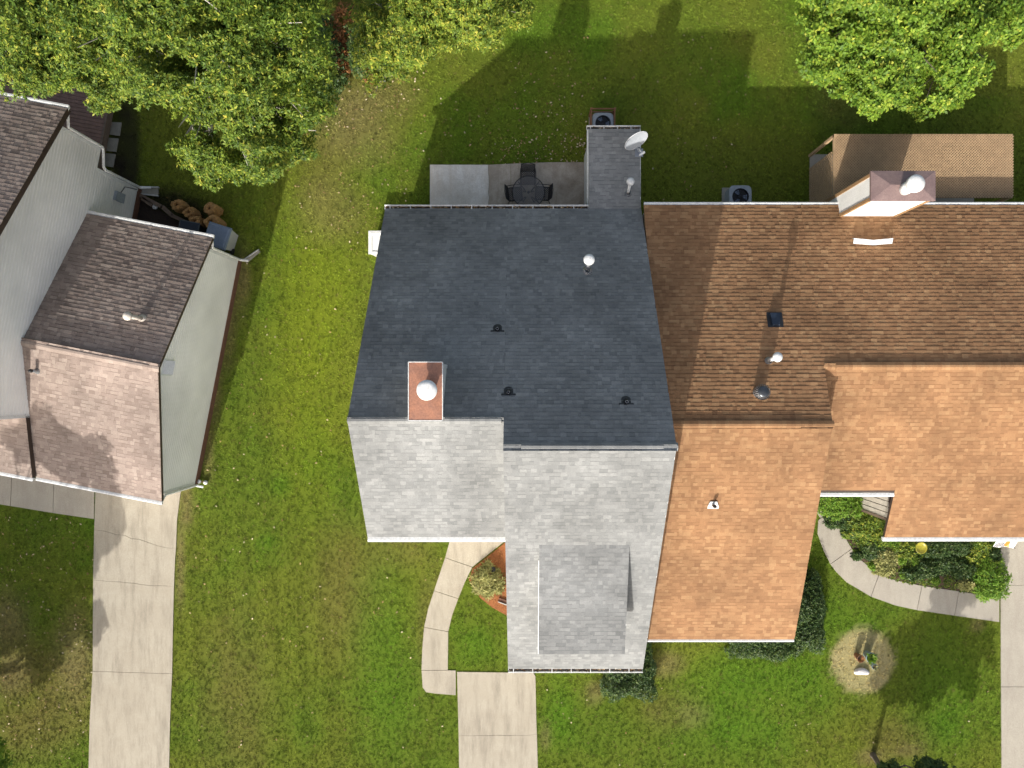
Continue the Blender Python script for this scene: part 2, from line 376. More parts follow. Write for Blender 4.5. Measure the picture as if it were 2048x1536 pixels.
# ------------------------------------------------------------------ roofs and walls
E = .143
WID = [.09, .12, .145, .175, .21, .25]
def tab_verts(wd, h, ln=E+.03):
    k = .80*E; hk = h+(.0015-h)*k/ln
    return [(0,0,h),(wd,0,h),(wd,ln,.0015),(0,ln,.0015),(0,0,-.004),(wd,0,-.004),(0,k,hk),(wd,k,hk)]
TAB_F = [(0,1,7,6),(6,7,2,3),(4,5,1,0),(4,0,6),(5,7,1),(4,6,3),(5,2,7)]
def tab_add(b, vs, flip, lam, tn):
    t = .36+.125*tn; n0 = len(b.t)
    b.add(vs, [tuple(reversed(q)) for q in TAB_F] if flip else TAB_F, t)
    if not lam: b.t[n0+1] = .13
_tabcache = {}
def shingle_house(root, planes, m, small=300, tonef=None):
    """planes: (part, O, U, V, rects); the pieces that show largest become objects of their own"""
    tabs = []
    for part, O, U, V, rects in planes:
        O = Vector(O); U = Vector(U).normalized(); V = Vector(V).normalized(); N = U.cross(V)
        flip = N.z < 0
        if flip: N = -N
        for (u0, u1, v0, v1) in rects:
            k0 = int(math.floor(v0/E+.01)); k1 = int(math.ceil(v1/E-.05))
            for k in range(k0, k1):
                u = u0; r = random.Random(k*7919+int(u0*100)); first = True
                while u < u1-.02:
                    wd = r.choice(WID)
                    if first: wd *= r.uniform(.4, 1.0); wd = min(WID, key=lambda q: abs(q-wd)); first = False
                    if u+wd > u1: wd = u1-u
                    lam = r.choice((0, 1)); tn = 5 if r.random() < .05 else min(5, max(0, int(r.gauss(2.3, 1.05)+.5)))
                    tabs.append((part, O, U, V, N, flip, u, k*E, wd, lam, tn)); u += wd
    def score(t):
        p = t[1]+t[2]*t[6]+t[3]*t[7]; wp = root.matrix_basis @ (p-Vector(ORG[root.name]))
        d = H-wp.z; px = CX+wp.x*F/d; py = CY-wp.y*F/d
        if not (0 < px < 2048 and 0 < py < 1536): return -1
        n = t[4]; vd = Vector((wp.x, wp.y, wp.z-H)).normalized()
        return t[8]*abs(n.dot(vd))/d/d if t[8] in WID else -1
    order = sorted(range(len(tabs)), key=lambda i: -score(tabs[i])); single = set(order[:small])
    off = Vector(ORG[root.name]); groups = {}
    for i, t in enumerate(tabs):
        part, O, U, V, N, flip, u, v, wd, lam, tn = t
        h = .0125+.008*lam+.0012*(tn % 3); base = O+U*u+V*v
        if i in single:
            key = (m.name, wd, lam, tn, flip)
            if key not in _tabcache:
                b = MB(); tab_add(b, tab_verts(wd, h), flip, lam, tn); _tabcache[key] = b.mesh('shingle', m)
            o = bpy.data.objects.new('shingle', _tabcache[key]); C.objects.link(o); o.parent = part
            mx = Matrix((U, V, N)).transposed().to_4x4(); mx.translation = base-off; o.matrix_basis = mx
        else:
            b = groups.setdefault(part.name, (part, MB()))[1]
            vs = [base+U*a+V*c+N*d for a, c, d in tab_verts(wd, h)]
            tab_add(b, vs, flip, lam, tn)
    for nm, (part, b) in groups.items(): b.build('shingles', m, part, kind='stuff')
def deck_slab(root, name, O, U, V, rects, m, th=.14):
    O = Vector(O); U = Vector(U).normalized(); V = Vector(V).normalized(); N = U.cross(V)
    if N.z < 0: N = -N
    b = MB()
    for u0, u1, v0, v1 in rects:
        c = [O+U*u0+V*v0, O+U*u1+V*v0, O+U*u1+V*v1, O+U*u0+V*v1]
        t = [p-N*.006 for p in c]; q = [p-Vector((0,0,th)) for p in c]
        b.add(t+q, [(0,1,2,3),(7,6,5,4),(0,4,5,1),(1,5,6,2),(2,6,7,3),(3,7,4,0)])
    return b.build(name, m, root)
def ridge_caps(root, part, x0, x1, y, z, pf, pb, m, lift=.02, hw=.15, axis=0):
    """overlapping cap shingles; pf/pb = pitches of the front (-y) and back (+y) slope"""
    n = max(1, int(round((x1-x0)/E))); st = (x1-x0)/n; off = Vector(ORG[root.name])
    cf, cb = math.cos(math.atan(pf)), math.cos(math.atan(pb))
    for tn in range(6):
        pass
    cache = {}
    for i in range(n):
        tn = min(5, max(0, int(random.gauss(3.0, 1.0)+.5)))
        if tn not in cache:
            L_ = st+.04; b = MB(); t0, t1 = .012, .002
            sec = lambda X, t: [(X, -hw*cf, -hw*cf*pf+t*.6), (X, -.035, -.012*pf+t), (X, .035, -.012*pb+t), (X, hw*cb, -hw*cb*pb+t*.6)]
            A = sec(0, t0); B = sec(L_, t1); lo = [(p[0], p[1], p[2]-.014) for p in A]; lb = [(p[0], p[1], p[2]-.014) for p in B]
            b.add(A+B+lo+lb, [(0,1,5,4),(1,2,6,5),(2,3,7,6),(8,9,1,0),(9,10,2,1),(10,11,3,2),(8,0,4,12),(3,11,15,7)], tn/5)
            b.t = [.36+.125*tn]*len(b.t); cache[tn] = b.mesh('cap_shingle', m)
        o = bpy.data.objects.new('cap_shingle', cache[tn]); C.objects.link(o); o.parent = part
        o.location = Vector((x0+i*st, y, z+lift+.012))-off
def ridge_vent(root, part, x0, x1, y, z, pf, pb, m, hw=.135, h=.05, name='ridge_vent'):
    b = MB(); cf, cb = math.cos(math.atan(pf)), math.cos(math.atan(pb))
    s = lambda X: [(X, y-hw*cf, z-hw*cf*pf-.02), (X, y-hw*cf, z-hw*cf*pf+h), (X, y, z+h), (X, y+hw*cb, z-hw*cb*pb+h), (X, y+hw*cb, z-hw*cb*pb-.02)]
    A = s(x0); B = s(x1)
    b.add(A+B, [(0,1,6,5),(1,2,7,6),(2,3,8,7),(3,4,9,8),(4,3,2,1,0),(5,6,7,8,9)])
    return b.build(name, m, part)
def siding(root, name, m, axis, c, outward, z0, z1, lo, hi, lap=.145, parent=None):
    """lapped boards on a wall in the plane axis=c; lo(z)/hi(z) give its extent"""
    b = MB(); z = z0; d = .034*outward
    lo_ = lo if callable(lo) else (lambda q: lo); hi_ = hi if callable(hi) else (lambda q: hi)
    pt = (lambda s, q, o: (c+o, s, q)) if axis == 'x' else (lambda s, q, o: (s, c+o, q))
    while z < z1-.005:
        zt = min(z+lap, z1); a0, a1, e0, e1 = lo_(z), lo_(zt), hi_(z), hi_(zt)
        if e0-a0 < .02: break
        if e1 < a1: a1 = e1 = (a1+e1)/2
        zm = z+(zt-z)*.76; am, em = a0+(a1-a0)*.76, e0+(e1-e0)*.76
        b.quad(pt(a0,z,d), pt(e0,z,d), pt(em,zm,d*.9), pt(am,zm,d*.9)); b.quad(pt(am,zm,d*.9), pt(em,zm,d*.9), pt(e1,zt,0.001*outward), pt(a1,zt,0.001*outward))
        b.quad(pt(a0,z,0), pt(e0,z,0), pt(e0,z,d), pt(a0,z,d)); z = zt
    return b.build(name, m, parent or root)
def gutter(root, x0, x1, y, z, out, m, hangers=0, debris=False, wd=.12, open_=True, name='gutter'):
    """trough along x at the eave; out = +1/-1 outward y"""
    b = MB(); t = .006
    pr = [(0, 0), (0, -.09), (wd*.7, -.09), (wd, -.02), (wd, 0), (wd-.025, 0), (wd-.025, -.012), (wd-t, -.02), (wd*.7-t, -.09+t), (t, -.09+t), (t, 0)]
    if not open_: pr = [(0, 0), (0, -.09), (wd*.7, -.09), (wd, -.02), (wd, 0.0), (wd*.6, .012)]
    n = len(pr); A = [(x0, y+out*a, z+c) for a, c in pr]; B = [(x1, y+out*a, z+c) for a, c in pr]
    b.add(A+B, [(i, (i+1) % n, n+(i+1) % n, n+i) for i in range(n)]+[tuple(range(n)), tuple(range(2*n-1, n-1, -1))])
    g = b.build(name, m, root)
    if hangers:
        for i in range(hangers):
            x = x0+(x1-x0)*(i+.28)/hangers
            MB().box(x-.014, x+.014, min(y-out*.03, y+out*wd), max(y-out*.03, y+out*wd), z+.001, z+.012).build('gutter_hanger', m, g)
    if debris:
        d = MB()
        for i in range(int((x1-x0)*34)):
            x = random.uniform(x0+.05, x1-.05); yy = y+out*random.uniform(.015, wd-.04); a = random.uniform(0, 6.28); s = random.uniform(.015, .04); zz = z-.06+random.uniform(0, .03)
            d.quad((x+s*math.cos(a), yy+s*.6*math.sin(a), zz), (x-s*math.sin(a), yy+s*.6*math.cos(a), zz+.012), (x-s*math.cos(a), yy-s*.6*math.sin(a), zz), (x+s*math.sin(a), yy-s*.6*math.cos(a), zz+.012), random.random()**1.8)
        d.build('gutter_leaves', M['leaf_dry'], g, kind='stuff')
        MB().box(x0+.02, x1-.02, min(y+out*.008, y+out*(wd-.045)), max(y+out*.008, y+out*(wd-.045)), z-.082, z-.066).build('gutter_muck', M['soil'], g)
    return g
def pipe_boot(root, px, py, zf, V, m):
    """black pipe boot on a slope; zf(x,y) roof height; V = upslope direction in plan (+1 = +y)"""
    p = None; z = 6.0
    for _ in range(20): p = W(px, py, z); z = zf(p.x, p.y)
    sl = zf(p.x, p.y+1)-zf(p.x, p.y)
    b = MB(); Nn = Vector((0, -sl, 1)).normalized(); T = Vector((0, 1, sl)).normalized()*V
    pts = []
    for i in range(13):
        a = math.pi*i/12; pts.append((.14*math.cos(a), -.06-.13*math.sin(a)))
    sh = pts+[(-.14, .07), (-.22, .07), (-.22, .13), (.22, .13), (.22, .07), (.14, .07)]
    tp = [p+Vector((a, 0, 0))+T*c+Nn*.022 for a, c in sh]; bt = [q-Nn*.03 for q in tp]; n = len(sh)
    b.add(tp+bt, [tuple(range(n))]+[(i, (i+1) % n, n+(i+1) % n, n+i) for i in range(n)])
    f = b.build('pipe_boot', M['dark'], root)
    MB().lathe(p, [(.085,.0),(.075,.06),(.055,.10),(.05,.12)], 16).build('collar', M['dark'], f, True)
    MB().lathe(p, [(.044,.0),(.044,.20),(.036,.20),(.036,.02)], 16).build('pipe', M['galv'], f, True)
    MB().disc(p+Vector((0,0,.1)), .037, 14).build('pipe_bore', M['dark'], f)
    return f
def flue(root, px, py, z0, hgt, r=.06, cap=.13, base=True, m=None, capm=None, name='flue_pipe', lean=0.0):
    p = W(px, py, z0); m = m or M['white_metal']
    q = p+Vector((0, lean*hgt, hgt))
    f = MB().tube([p-Vector((0,0,.15)), q], [r, r], 14).build(name, m, root, True)
    MB().lathe(q, [(cap*.72,-.03),(cap,.0),(cap*.98,.04),(cap*.8,.085),(cap*.4,.115),(.001,.12)], 20).build('flue_cap', capm or m, f, True)
    if base: MB().lathe(p, [(r*1.9,.0),(r*1.8,.03),(r*1.3,.07),(r*1.05,.10)], 16).build('flashing_collar', M['galv'], f, True)
    return f
up = lambda p: (0, 1, p)          # upslope towards +y
dn = lambda p: (0, -1, p)
def run(length, p): return length*math.sqrt(1+p*p)

# ================================================================== main house (grey roof)
XL, XM, XR = -5.20, -.62, 4.32
PB, PF = .744, .67
house = thing('grey_roofed_house', (-.4, 0, 0), 'house with a grey shingle roof in the middle of the picture', 'house'); root_at(house, (-.4, 0, 0))
zb = lambda x, y: 2.6+PB*(6.5-y)
R1Y, R2Y = -1.05, -1.79; R1Z, R2Z = zb(0, R1Y), zb(0, R2Y)
FLY = -5.04; FLZ = R1Z-PF*(R1Y-FLY); FRY = -10.42; FRZ = R2Z-PF*(R2Y-FRY)
back_rects = [(0, XM-XL, 0, run(6.5-R1Y, PB)), (XM-XL, XR-XL, 0, run(6.5-R2Y, PB))]
fl_rects = [(0, XM-XL, 0, run(R1Y-FLY, PF))]; fr_rects = [(0, XR-XM, 0, run(R2Y-FRY, PF))]
EX0, EX1, EXY, EP = 2.38, 4.31, 9.57, .09
EXZ = 2.60-EP*(EXY-6.35)
rb = deck_slab(house, 'back_roof', (XL, 6.5, 2.6), (1,0,0), dn(PB), back_rects, M['under'])
rfl = deck_slab(house, 'front_roof', (XL, FLY, FLZ), (1,0,0), up(PF), fl_rects, M['white'])
rfr = deck_slab(house, 'garage_roof', (XM, FRY, FRZ), (1,0,0), up(PF), fr_rects, M['white'])
rex = deck_slab(house, 'rear_shed_roof', (EX0, EXY, EXZ), (1,0,0), dn(EP), [(0, EX1-EX0, 0, 3.2)], M['white'])
# dormer on the garage roof
DX0, DX1, DY0, DY1 = .45, 3.30, -8.92, -5.06
DZ1 = R2Z-PF*(R2Y-DY1); DP = .275; DZ0 = DZ1-DP*(DY1-DY0)
rdm = deck_slab(house, 'dormer_roof', (DX0, DY0, DZ0), (1,0,0), up(DP), [(0, DX1-DX0, 0, run(DY1-DY0, DP)-.03)], M['white'], .10)
for xx, nm in ((DX0+.10, 'dormer_cheek'), (DX1-.10, 'dormer_cheek')):
    b = MB(); yf = -8.35
    tp = lambda y: DZ1-DP*(DY1-y)-.05; rf = lambda y: R2Z-PF*(R2Y-y)-.05
    b.add([(xx-.02,yf,rf(yf)),(xx-.02,yf,tp(yf)),(xx-.02,DY1,tp(DY1)),(xx+.02,yf,rf(yf)),(xx+.02,yf,tp(yf)),(xx+.02,DY1,tp(DY1))], [(0,1,2),(5,4,3),(0,3,4,1),(1,4,5,2),(2,5,3,0)])
    b.build(nm, M['white'], house)
MB().box(DX0+.12, DX1-.12, -8.39, -8.35, R2Z-PF*(R2Y+8.35)-.05, DZ1-DP*(DY1+8.35)-.06).build('dormer_front', M['siding_white'], house)
MB().bar((DX0-.012, DY0, DZ0-.03), (DX0-.012, -5.6, DZ0-.03+DP*(DY0*-1-5.6)), .02, .09).build('dormer_rake', M['white'], rdm)
shingle_house(house, [
    (rb, (XL, 6.5, 2.6), (1,0,0), dn(PB), back_rects), (rfl, (XL, FLY, FLZ), (1,0,0), up(PF), fl_rects),
    (rfr, (XM, FRY, FRZ), (1,0,0), up(PF), fr_rects), (rex, (EX0, EXY, EXZ), (1,0,0), dn(EP), [(0, EX1-EX0, 0, 3.15)]),
    (rdm, (DX0, DY0, DZ0), (1,0,0), up(DP), [(0, DX1-DX0, 0, run(DY1-DY0, DP)-.02)])], M['grey_sh'])
# ridges: raised vents with cap shingles, flat caps at the chimney
for a, b_ in ((-5.08, -3.52), (-2.36, -.70)):
    ridge_vent(house, rfl, a, b_, R1Y, R1Z, PF, PB, M['dark']); ridge_caps(house, rfl, a+.01, b_-.03, R1Y, R1Z, PF, PB, M['grey_sh'], .055)
ridge_caps(house, rfl, XL, -5.09, R1Y, R1Z, PF, PB, M['grey_sh'], .03); ridge_caps(house, rfl, -3.51, -2.37, R1Y, R1Z, PF, PB, M['grey_sh'], .03)
ridge_vent(house, rfr, -.12, 3.92, R2Y, R2Z, PF, PB, M['dark']); ridge_caps(house, rfr, -.11, 3.9, R2Y, R2Z, PF, PB, M['grey_sh'], .055)
ridge_caps(house, rfr, XM, -.12, R2Y, R2Z, PF, PB, M['grey_sh'], .03); ridge_caps(house, rfr, 3.94, XR, R2Y, R2Z, PF, PB, M['grey_sh'], .03)
# walls
wl = lambda z: -4.80 if z < FLZ+.1 else FLY+(z-FLZ)/PF+.25
wh = lambda z: 6.2 if z < 2.75 else 6.5-(z-2.6)/PB-.25
siding(house, 'gable_wall', M['siding_white'], 'x', -5.05, -1, .3, 8.0, wl, wh)
siding(house, 'rear_wall', M['siding_white'], 'y', 6.2, 1, .3, 2.7, -5.05, 4.25)
siding(house, 'front_wall', M['siding_white'], 'y', -4.8, -1, .3, 5.5, -5.05, -.5)
siding(house, 'garage_front_wall', M['siding_white'], 'y', -10.1, -1, .3, 3.1, -.5, 4.2)
siding(house, 'garage_side_wall', M['siding_white'], 'x', -.5, -1, .3, 8.4, lambda z: -10.1 if z < FRZ+.1 else FRY+(z-FRZ)/PF+.22, lambda z: -1.9)
siding(house, 'party_gable_wall', M['siding_white'], 'x', 4.22, 1, .3, 8.5, lambda z: -10.1 if z < FRZ+.1 else FRY+(z-FRZ)/PF+.22, wh)
siding(house, 'shed_side_wall', M['siding_white'], 'x', 2.56, -1, .1, 2.16, 6.22, 9.3)
siding(house, 'shed_side_wall', M['siding_white'], 'x', 4.22, 1, .1, 2.16, 6.22, 9.3)
siding(house, 'shed_rear_wall', M['siding_white'], 'y', 9.3, 1, .1, 2.16, 2.56, 4.22)
MB().box(-5.03, 4.2, -4.78, 6.18, -.1, .31).box(-.48, 4.2, -10.08, -4.79, -.1, .305).build('foundation', M['brick'], house)
MB().box(2.40, 2.45, 7.1, 9.2, .15, 2.15).build('shed_door', M['white'], house)
# gutters, trim
gutter(house, XL-.03, EX0-.02, 6.52, 2.585, 1, M['white_metal'], 10, True, .15)
gutter(house, EX0-.06, EX1+.04, EXY+.02, EXZ-.02, 1, M['white_metal'], 4, True, .14)
gutter(house, XM, XR+.0, FRY-.02, FRZ-.015, -1, M['white_metal'], 7, True, .15)
gutter(house, XL, XM-.01, FLY-.02, FLZ-.015, -1, M['white_metal'], 0, False, .16, False)
for xx in (EX0-.045, EX1+.0):
    MB().box(xx, xx+.045, 6.6, EXY, EXZ-.17, EXZ-.02).build('shed_fascia', M['white'], house)
# chimney
ch = MB().box(-3.30, -2.42, -1.0, .58, 6.2, 8.50).build('chimney', M['siding_white'], house)
for (xa, xb_, ya, yb_) in ((-2.42,-2.40,-1.01,-.90),(-2.42,-2.40,.48,.59),(-2.42,-2.402,-.90,.48)):
    MB().box(xa, xb_, ya, yb_, 8.34 if ya == -.90 else 6.9, 8.495).build('corner_board', M['white'], ch)
cp = MB(); cp.add([(-3.34,-1.04,8.52),(-2.38,-1.04,8.52),(-2.38,.62,8.52),(-3.34,.62,8.52),(-3.34,-1.04,8.60),(-2.38,-1.04,8.60),(-2.38,.62,8.60),(-3.34,.62,8.60),(-2.86,-.2,8.63)],
    [(0,1,5,4),(1,2,6,5),(2,3,7,6),(3,0,4,7),(4,5,8),(5,6,8),(6,7,8),(7,4,8)]); cap_ = cp.build('chimney_cap', M['copper'], ch)
tr = MB()
for a, b_ in (((-3.35,-1.05),(-2.37,-1.05)),((-2.37,-1.05),(-2.37,.63)),((-2.37,.63),(-3.35,.63)),((-3.35,.63),(-3.35,-1.05))): tr.bar((*a, 8.575), (*b_, 8.575), .022, .075)
tr.build('cap_edge', M['white_metal'], ch)
fp = W(858, 780, 8.62)
MB().tube([fp-Vector((0,0,.05)), fp+Vector((0,0,.34))], [.17,.17], 22).build('flue_pipe', M['galv'], ch, True)
MB().lathe(fp, [(.20,.34),(.285,.36),(.29,.40),(.29,.46),(.285,.48),(.15,.50),(.001,.505)], 28).build('flue_cap', M['white_metal'], ch, True)
# roof fittings
for a in ((995,658),(1017,784),(1252,803)): pipe_boot(house, *a, zb, -1, None)
flue(house, 1175, 541, 5.50, .60, .085, .185, lean=.42, m=M['galv'], capm=M['white_metal'])
flue(house, 1256, 388, 2.55, .62, .06, .15, lean=.45)
# ------------------------------------------------------------------ satellite dish
sd = thing('satellite_dish', W(1281, 318, 2.45), 'grey white satellite dish on the small rear roof extension', 'satellite dish')
so = Vector(sd.location); ORG[sd.name] = tuple(so)
dc = W(1271, 279, 3.25); nrm = Vector((.412, -.863, .303)).normalized()
b = MB(); prof = [(r_, .28*r_*r_) for r_ in (.001,.1,.2,.3,.40,.455)]; b.lathe(dc, prof, 36, axis=nrm)
b.lathe(dc-nrm*.012, [(.455,.07),(.30,.012),(.001,-.02)], 36, axis=nrm)
b.build('dish', M['pale'], sd, True).data.materials[0] = M['acgrey']
sd.children[0].data.materials[0] = mat('dish_paint', (.36,.38,.40), (.32,.34,.36), 3, .6)
MB().lathe(dc, [(.455,.055),(.468,.062),(.455,.07)], 36, axis=nrm).build('rim', M['white'], sd, True)
low = dc+Vector((.16,-.22,-.30)); foc = dc+nrm*.50+Vector((.05,-.06,-.22))
MB().tube([dc+Vector((-.1,.13,-.32))*.0-nrm*.02, dc-nrm*.12+Vector((0,0,-.35)), Vector((so.x-.05, so.y+.25, 2.5))], .03, 10).build('mast', M['acgrey'], sd, True)
MB().tube([low, foc], .024, 8).build('arm', M['white'], sd, True)
MB().bar(foc-Vector((.09,.06,0)), foc+Vector((.09,.06,.0)), .07, .08).build('receiver', M['white'], sd)
MB().box(so.x-.2, so.x+.1, so.y+.1, so.y+.4, 2.37, 2.42).build('foot_plate', M['galv'], sd)
# ------------------------------------------------------------------ white box by the west wall
wb = thing('storage_box', (-5.6, 5.6, 0), 'white lidded storage box against the left wall of the grey house', 'box'); ORG[wb.name] = (-5.6, 5.6, 0)
b = MB(); b.add([(-6.10,5.20,0),(-5.1,5.20,0),(-5.1,6.0,0),(-6.10,6.0,0),(-6.15,5.16,.93),(-5.1,5.16,.93),(-5.1,6.03,.93),(-6.15,6.03,.93)], [(0,1,5,4),(1,2,6,5),(2,3,7,6),(3,0,4,7)]); b.build('body', M['pale'], wb)
b = MB(); o1 = [(-6.18,5.13,.93),(-5.08,5.13,.93),(-5.08,6.05,.93),(-6.18,6.05,.93)]; o2 = [(x, y, .985) for x, y, z in o1]; o3 = [(-6.06,5.22,1.0),(-5.1,5.22,1.0),(-5.1,5.95,1.0),(-6.06,5.95,1.0)]; o4 = [(-6.0,5.27,.965),(-5.12,5.27,.965),(-5.12,5.86,.965),(-6.0,5.86,.965)]
b.add(o1+o2+o3+o4, [(4*k+i, 4*k+(i+1) % 4, 4*k+4+(i+1) % 4, 4*k+4+i) for k in range(3) for i in range(4)]+[(12,13,14,15)]); b.build('lid', M['white'], wb)

# ================================================================== right house (orange roof)
rh = thing('orange_roofed_house', (12, 0, 0), 'house with an orange brown shingle roof on the right', 'house'); root_at(rh, (12, 0, 0))
QX0, QXM, QXN, QX1 = 4.36, 10.08, 13.40, 24.0
BEY, BEZ = 6.54, 3.02; QL_Y, QL_Z = -1.34, 5.75; QB = (QL_Z-BEZ)/(BEY-QL_Y)
QR_Y = .60; QR_Z = QL_Z-QB*(QR_Y-QL_Y); QF = .405
QFY = -9.55; QFZ = QL_Z-QF*(QL_Y-QFY); QNY = -3.93; QNZ = QR_Z-QF*(QR_Y-QNY); QSY = -5.70; QSZ = QR_Z-QF*(QR_Y-QSY)
b_rects = [(0, QXM-QX0, 0, run(BEY-QL_Y, QB)), (QXM-QX0, QX1-QX0, 0, run(BEY-QR_Y, QB))]
f1 = [(0, QXM-QX0, 0, run(QL_Y-QFY, QF))]; v0 = run(QNY-QSY, QF)
f2 = [(0, QXN-QXM, v0, run(QR_Y-QSY, QF)), (QXN-QXM, QX1-QXM, 0, run(QR_Y-QSY, QF))]
v0c = math.ceil(v0/E)*E; f2s = [(0, QXN-QXM, v0c, run(QR_Y-QSY, QF)), f2[1]]
qb = deck_slab(rh, 'back_roof', (QX0, BEY, BEZ), (1,0,0), dn(QB), b_rects, M['tan_trim'])
qf1 = deck_slab(rh, 'garage_roof', (QX0, QFY, QFZ), (1,0,0), up(QF), f1, M['tan_trim'])
qf2 = deck_slab(rh, 'front_roof', (QXM, QSY, QSZ), (1,0,0), up(QF), f2, M['brown_trim'])
shingle_house(rh, [(qb, (QX0, BEY, BEZ), (1,0,0), dn(QB), b_rects), (qf1, (QX0, QFY, QFZ), (1,0,0), up(QF), f1), (qf2, (QXM, QSY, QSZ), (1,0,0), up(QF), f2s)], M['orange_sh'])
ridge_vent(rh, qf1, QX0+.15, 9.0, QL_Y, QL_Z, QF, QB, M['galv']); ridge_caps(rh, qf1, QX0+.16, 8.98, QL_Y, QL_Z, QF, QB, M['orange_sh'], .055); ridge_caps(rh, qf1, 9.0, QXM, QL_Y, QL_Z, QF, QB, M['orange_sh'], .03)
ridge_vent(rh, qf2, 10.5, 20, QR_Y, QR_Z, QF, QB, M['galv']); ridge_caps(rh, qf2, 10.45, 20, QR_Y, QR_Z, QF, QB, M['orange_sh'], .055); ridge_caps(rh, qf2, QXM-.02, 10.45, QR_Y, QR_Z, QF, QB, M['orange_sh'], .02)
siding(rh, 'rear_wall', M['siding_white'], 'y', 6.3, 1, .2, BEZ-.08, 4.4, 23.8)
siding(rh, 'garage_front_wall', M['siding_white'], 'y', -9.1, -1, .2, QFZ-.02, 4.4, 9.8)
siding(rh, 'garage_side_wall', M['siding_white'], 'x', 9.84, 1, .2, QL_Z-.3, lambda z: -9.1 if z < QFZ else QFY+(z-QFZ)/QF+.6, lambda z: .3 if z < QR_Z-.3 else BEY-(z-BEZ)/QB-.6)
siding(rh, 'porch_wall', M['siding_white'], 'y', -3.5, -1, .2, QNZ-.06, 9.86, 13.5)
siding(rh, 'front_wall', M['siding_white'], 'y', -5.1, -1, .2, QSZ-.02, 13.66, 23.8)
MB().box(4.42, 23.8, -3.5, 6.3, -.1, .2).box(4.42, 9.66, -9.06, -3.5, -.1, .2).box(13.62, 23.8, -5.06, -3.5, -.1, .2).build('foundation', M['brick'], rh)
gutter(rh, QX0, 23.9, BEY+.02, BEZ-.015, 1, M['white_metal'], 0, False, .10, False, 'rear_gutter')
gutter(rh, QX0, QXM, QFY-.02, QFZ-.015, -1, M['white_metal'], 0, False, .09, False)
gutter(rh, QXM, QXN, QNY-.02, QNZ-.01, -1, M['white_metal'], 0, False, .14, False)
gutter(rh, QXN-.06, 23.9, QSY-.02, QSZ-.01, -1, M['white_metal'], 0, False, .15, False)
# chimney chase
c0x, c1x, c0y, c1y, cz = 11.45, 13.46, 6.10, 6.96, 5.62
qc = MB(); 
for k in range(26):
    z_ = .2+k*.21; 
    if z_+.21 > cz-.02: break
    qc.add([(c0x,c0y,z_),(c1x,c0y,z_),(c1x,c1y,z_),(c0x,c1y,z_),(c0x+.012,c0y+.012,z_+.21),(c1x-.012,c0y+.012,z_+.21),(c1x-.012,c1y-.012,z_+.21),(c0x+.012,c1y-.012,z_+.21)],[(0,1,5,4),(1,2,6,5),(2,3,7,6),(3,0,4,7),(3,2,1,0)])
qch = qc.build('chimney', M['siding_white'], rh)
for (x, y) in ((c0x,c0y),(c1x,c0y),(c0x,c1y),(c1x,c1y)):
    MB().box(x-.02, x+.02, y-.02, y+.02, .2, cz-.10).box(x-.022 if x == c0x else x-.07, x+.07 if x == c0x else x+.022, y-.021, y+.021, .2, cz-.10).build('corner_board', M['tan_trim'], qch)
for (x, y) in ((c0x,c0y),(c0x,c1y)):
    MB().box(x-.024, x+.019, y-.019 if y == c0y else y-.09, y+.09 if y == c0y else y+.019, .2, cz-.10).build('corner_board', M['tan_trim'], qch)
cp = MB(); a, b_, c_, d_ = c0x-.06, c1x+.06, c0y-.06, c1y+.06
cp.add([(a,c_,cz-.09),(b_,c_,cz-.09),(b_,d_,cz-.09),(a,d_,cz-.09),(a,c_,cz),(b_,c_,cz),(b_,d_,cz),(a,d_,cz),(12.0,6.53,cz+.12),(12.9,6.53,cz+.12)],[(0,1,5,4),(1,2,6,5),(2,3,7,6),(3,0,4,7),(4,5,9,8),(5,6,9),(6,7,8,9),(7,4,8),(3,2,1,0)])
cp.build('chimney_cap', M['mauve'], qch)
fp = W(1810, 378, cz+.08)
MB().tube([fp-Vector((0,0,.05)), fp+Vector((0,0,.42))], [.20,.20], 22).lathe(fp, [(.21,.40),(.235,.41),(.235,.44),(.21,.45)], 22).build('flue_pipe', M['white_metal'], qch, True)
MB().lathe(fp, [(.21,.52),(.275,.54),(.28,.60),(.28,.68),(.27,.70),(.15,.72),(.001,.725)], 28).build('flue_cap', M['white_metal'], qch, True)
for k in range(4): a_ = k*1.571+.4; MB().bar(fp+Vector((.19*math.cos(a_), .19*math.sin(a_), .42)), fp+Vector((.19*math.cos(a_), .19*math.sin(a_), .56)), .03, .03).build('cap_strut', M['galv'], qch)
# cricket behind the chimney
zq = lambda y: BEZ+QB*(BEY-y)
cw = c0x+.02, c1x-.02; ym = c0y+.0; yt = ym-.75; zr = zq(ym)+.42; mx_ = (cw[0]+cw[1])/2
fl_ = MB()
for sx in (-1, 1):
    y0_ = ym-.98; A_ = [(mx_,y0_-.15,zq(y0_-.15)+.022),(mx_+sx*.70,y0_-.09,zq(y0_-.09)+.022),(mx_+sx*.70,y0_+.09,zq(y0_+.09)+.16),(mx_,y0_+.03,zq(y0_+.03)+.11)]
    fl_.add(A_+[(p[0],p[1]+.015,p[2]-.18) for p in A_[2:]], [(0,1,2,3),(3,2,4,5)] if sx > 0 else [(3,2,1,0),(5,4,2,3)])
fl_.build('cricket_flashing', M['white_metal'], rh)
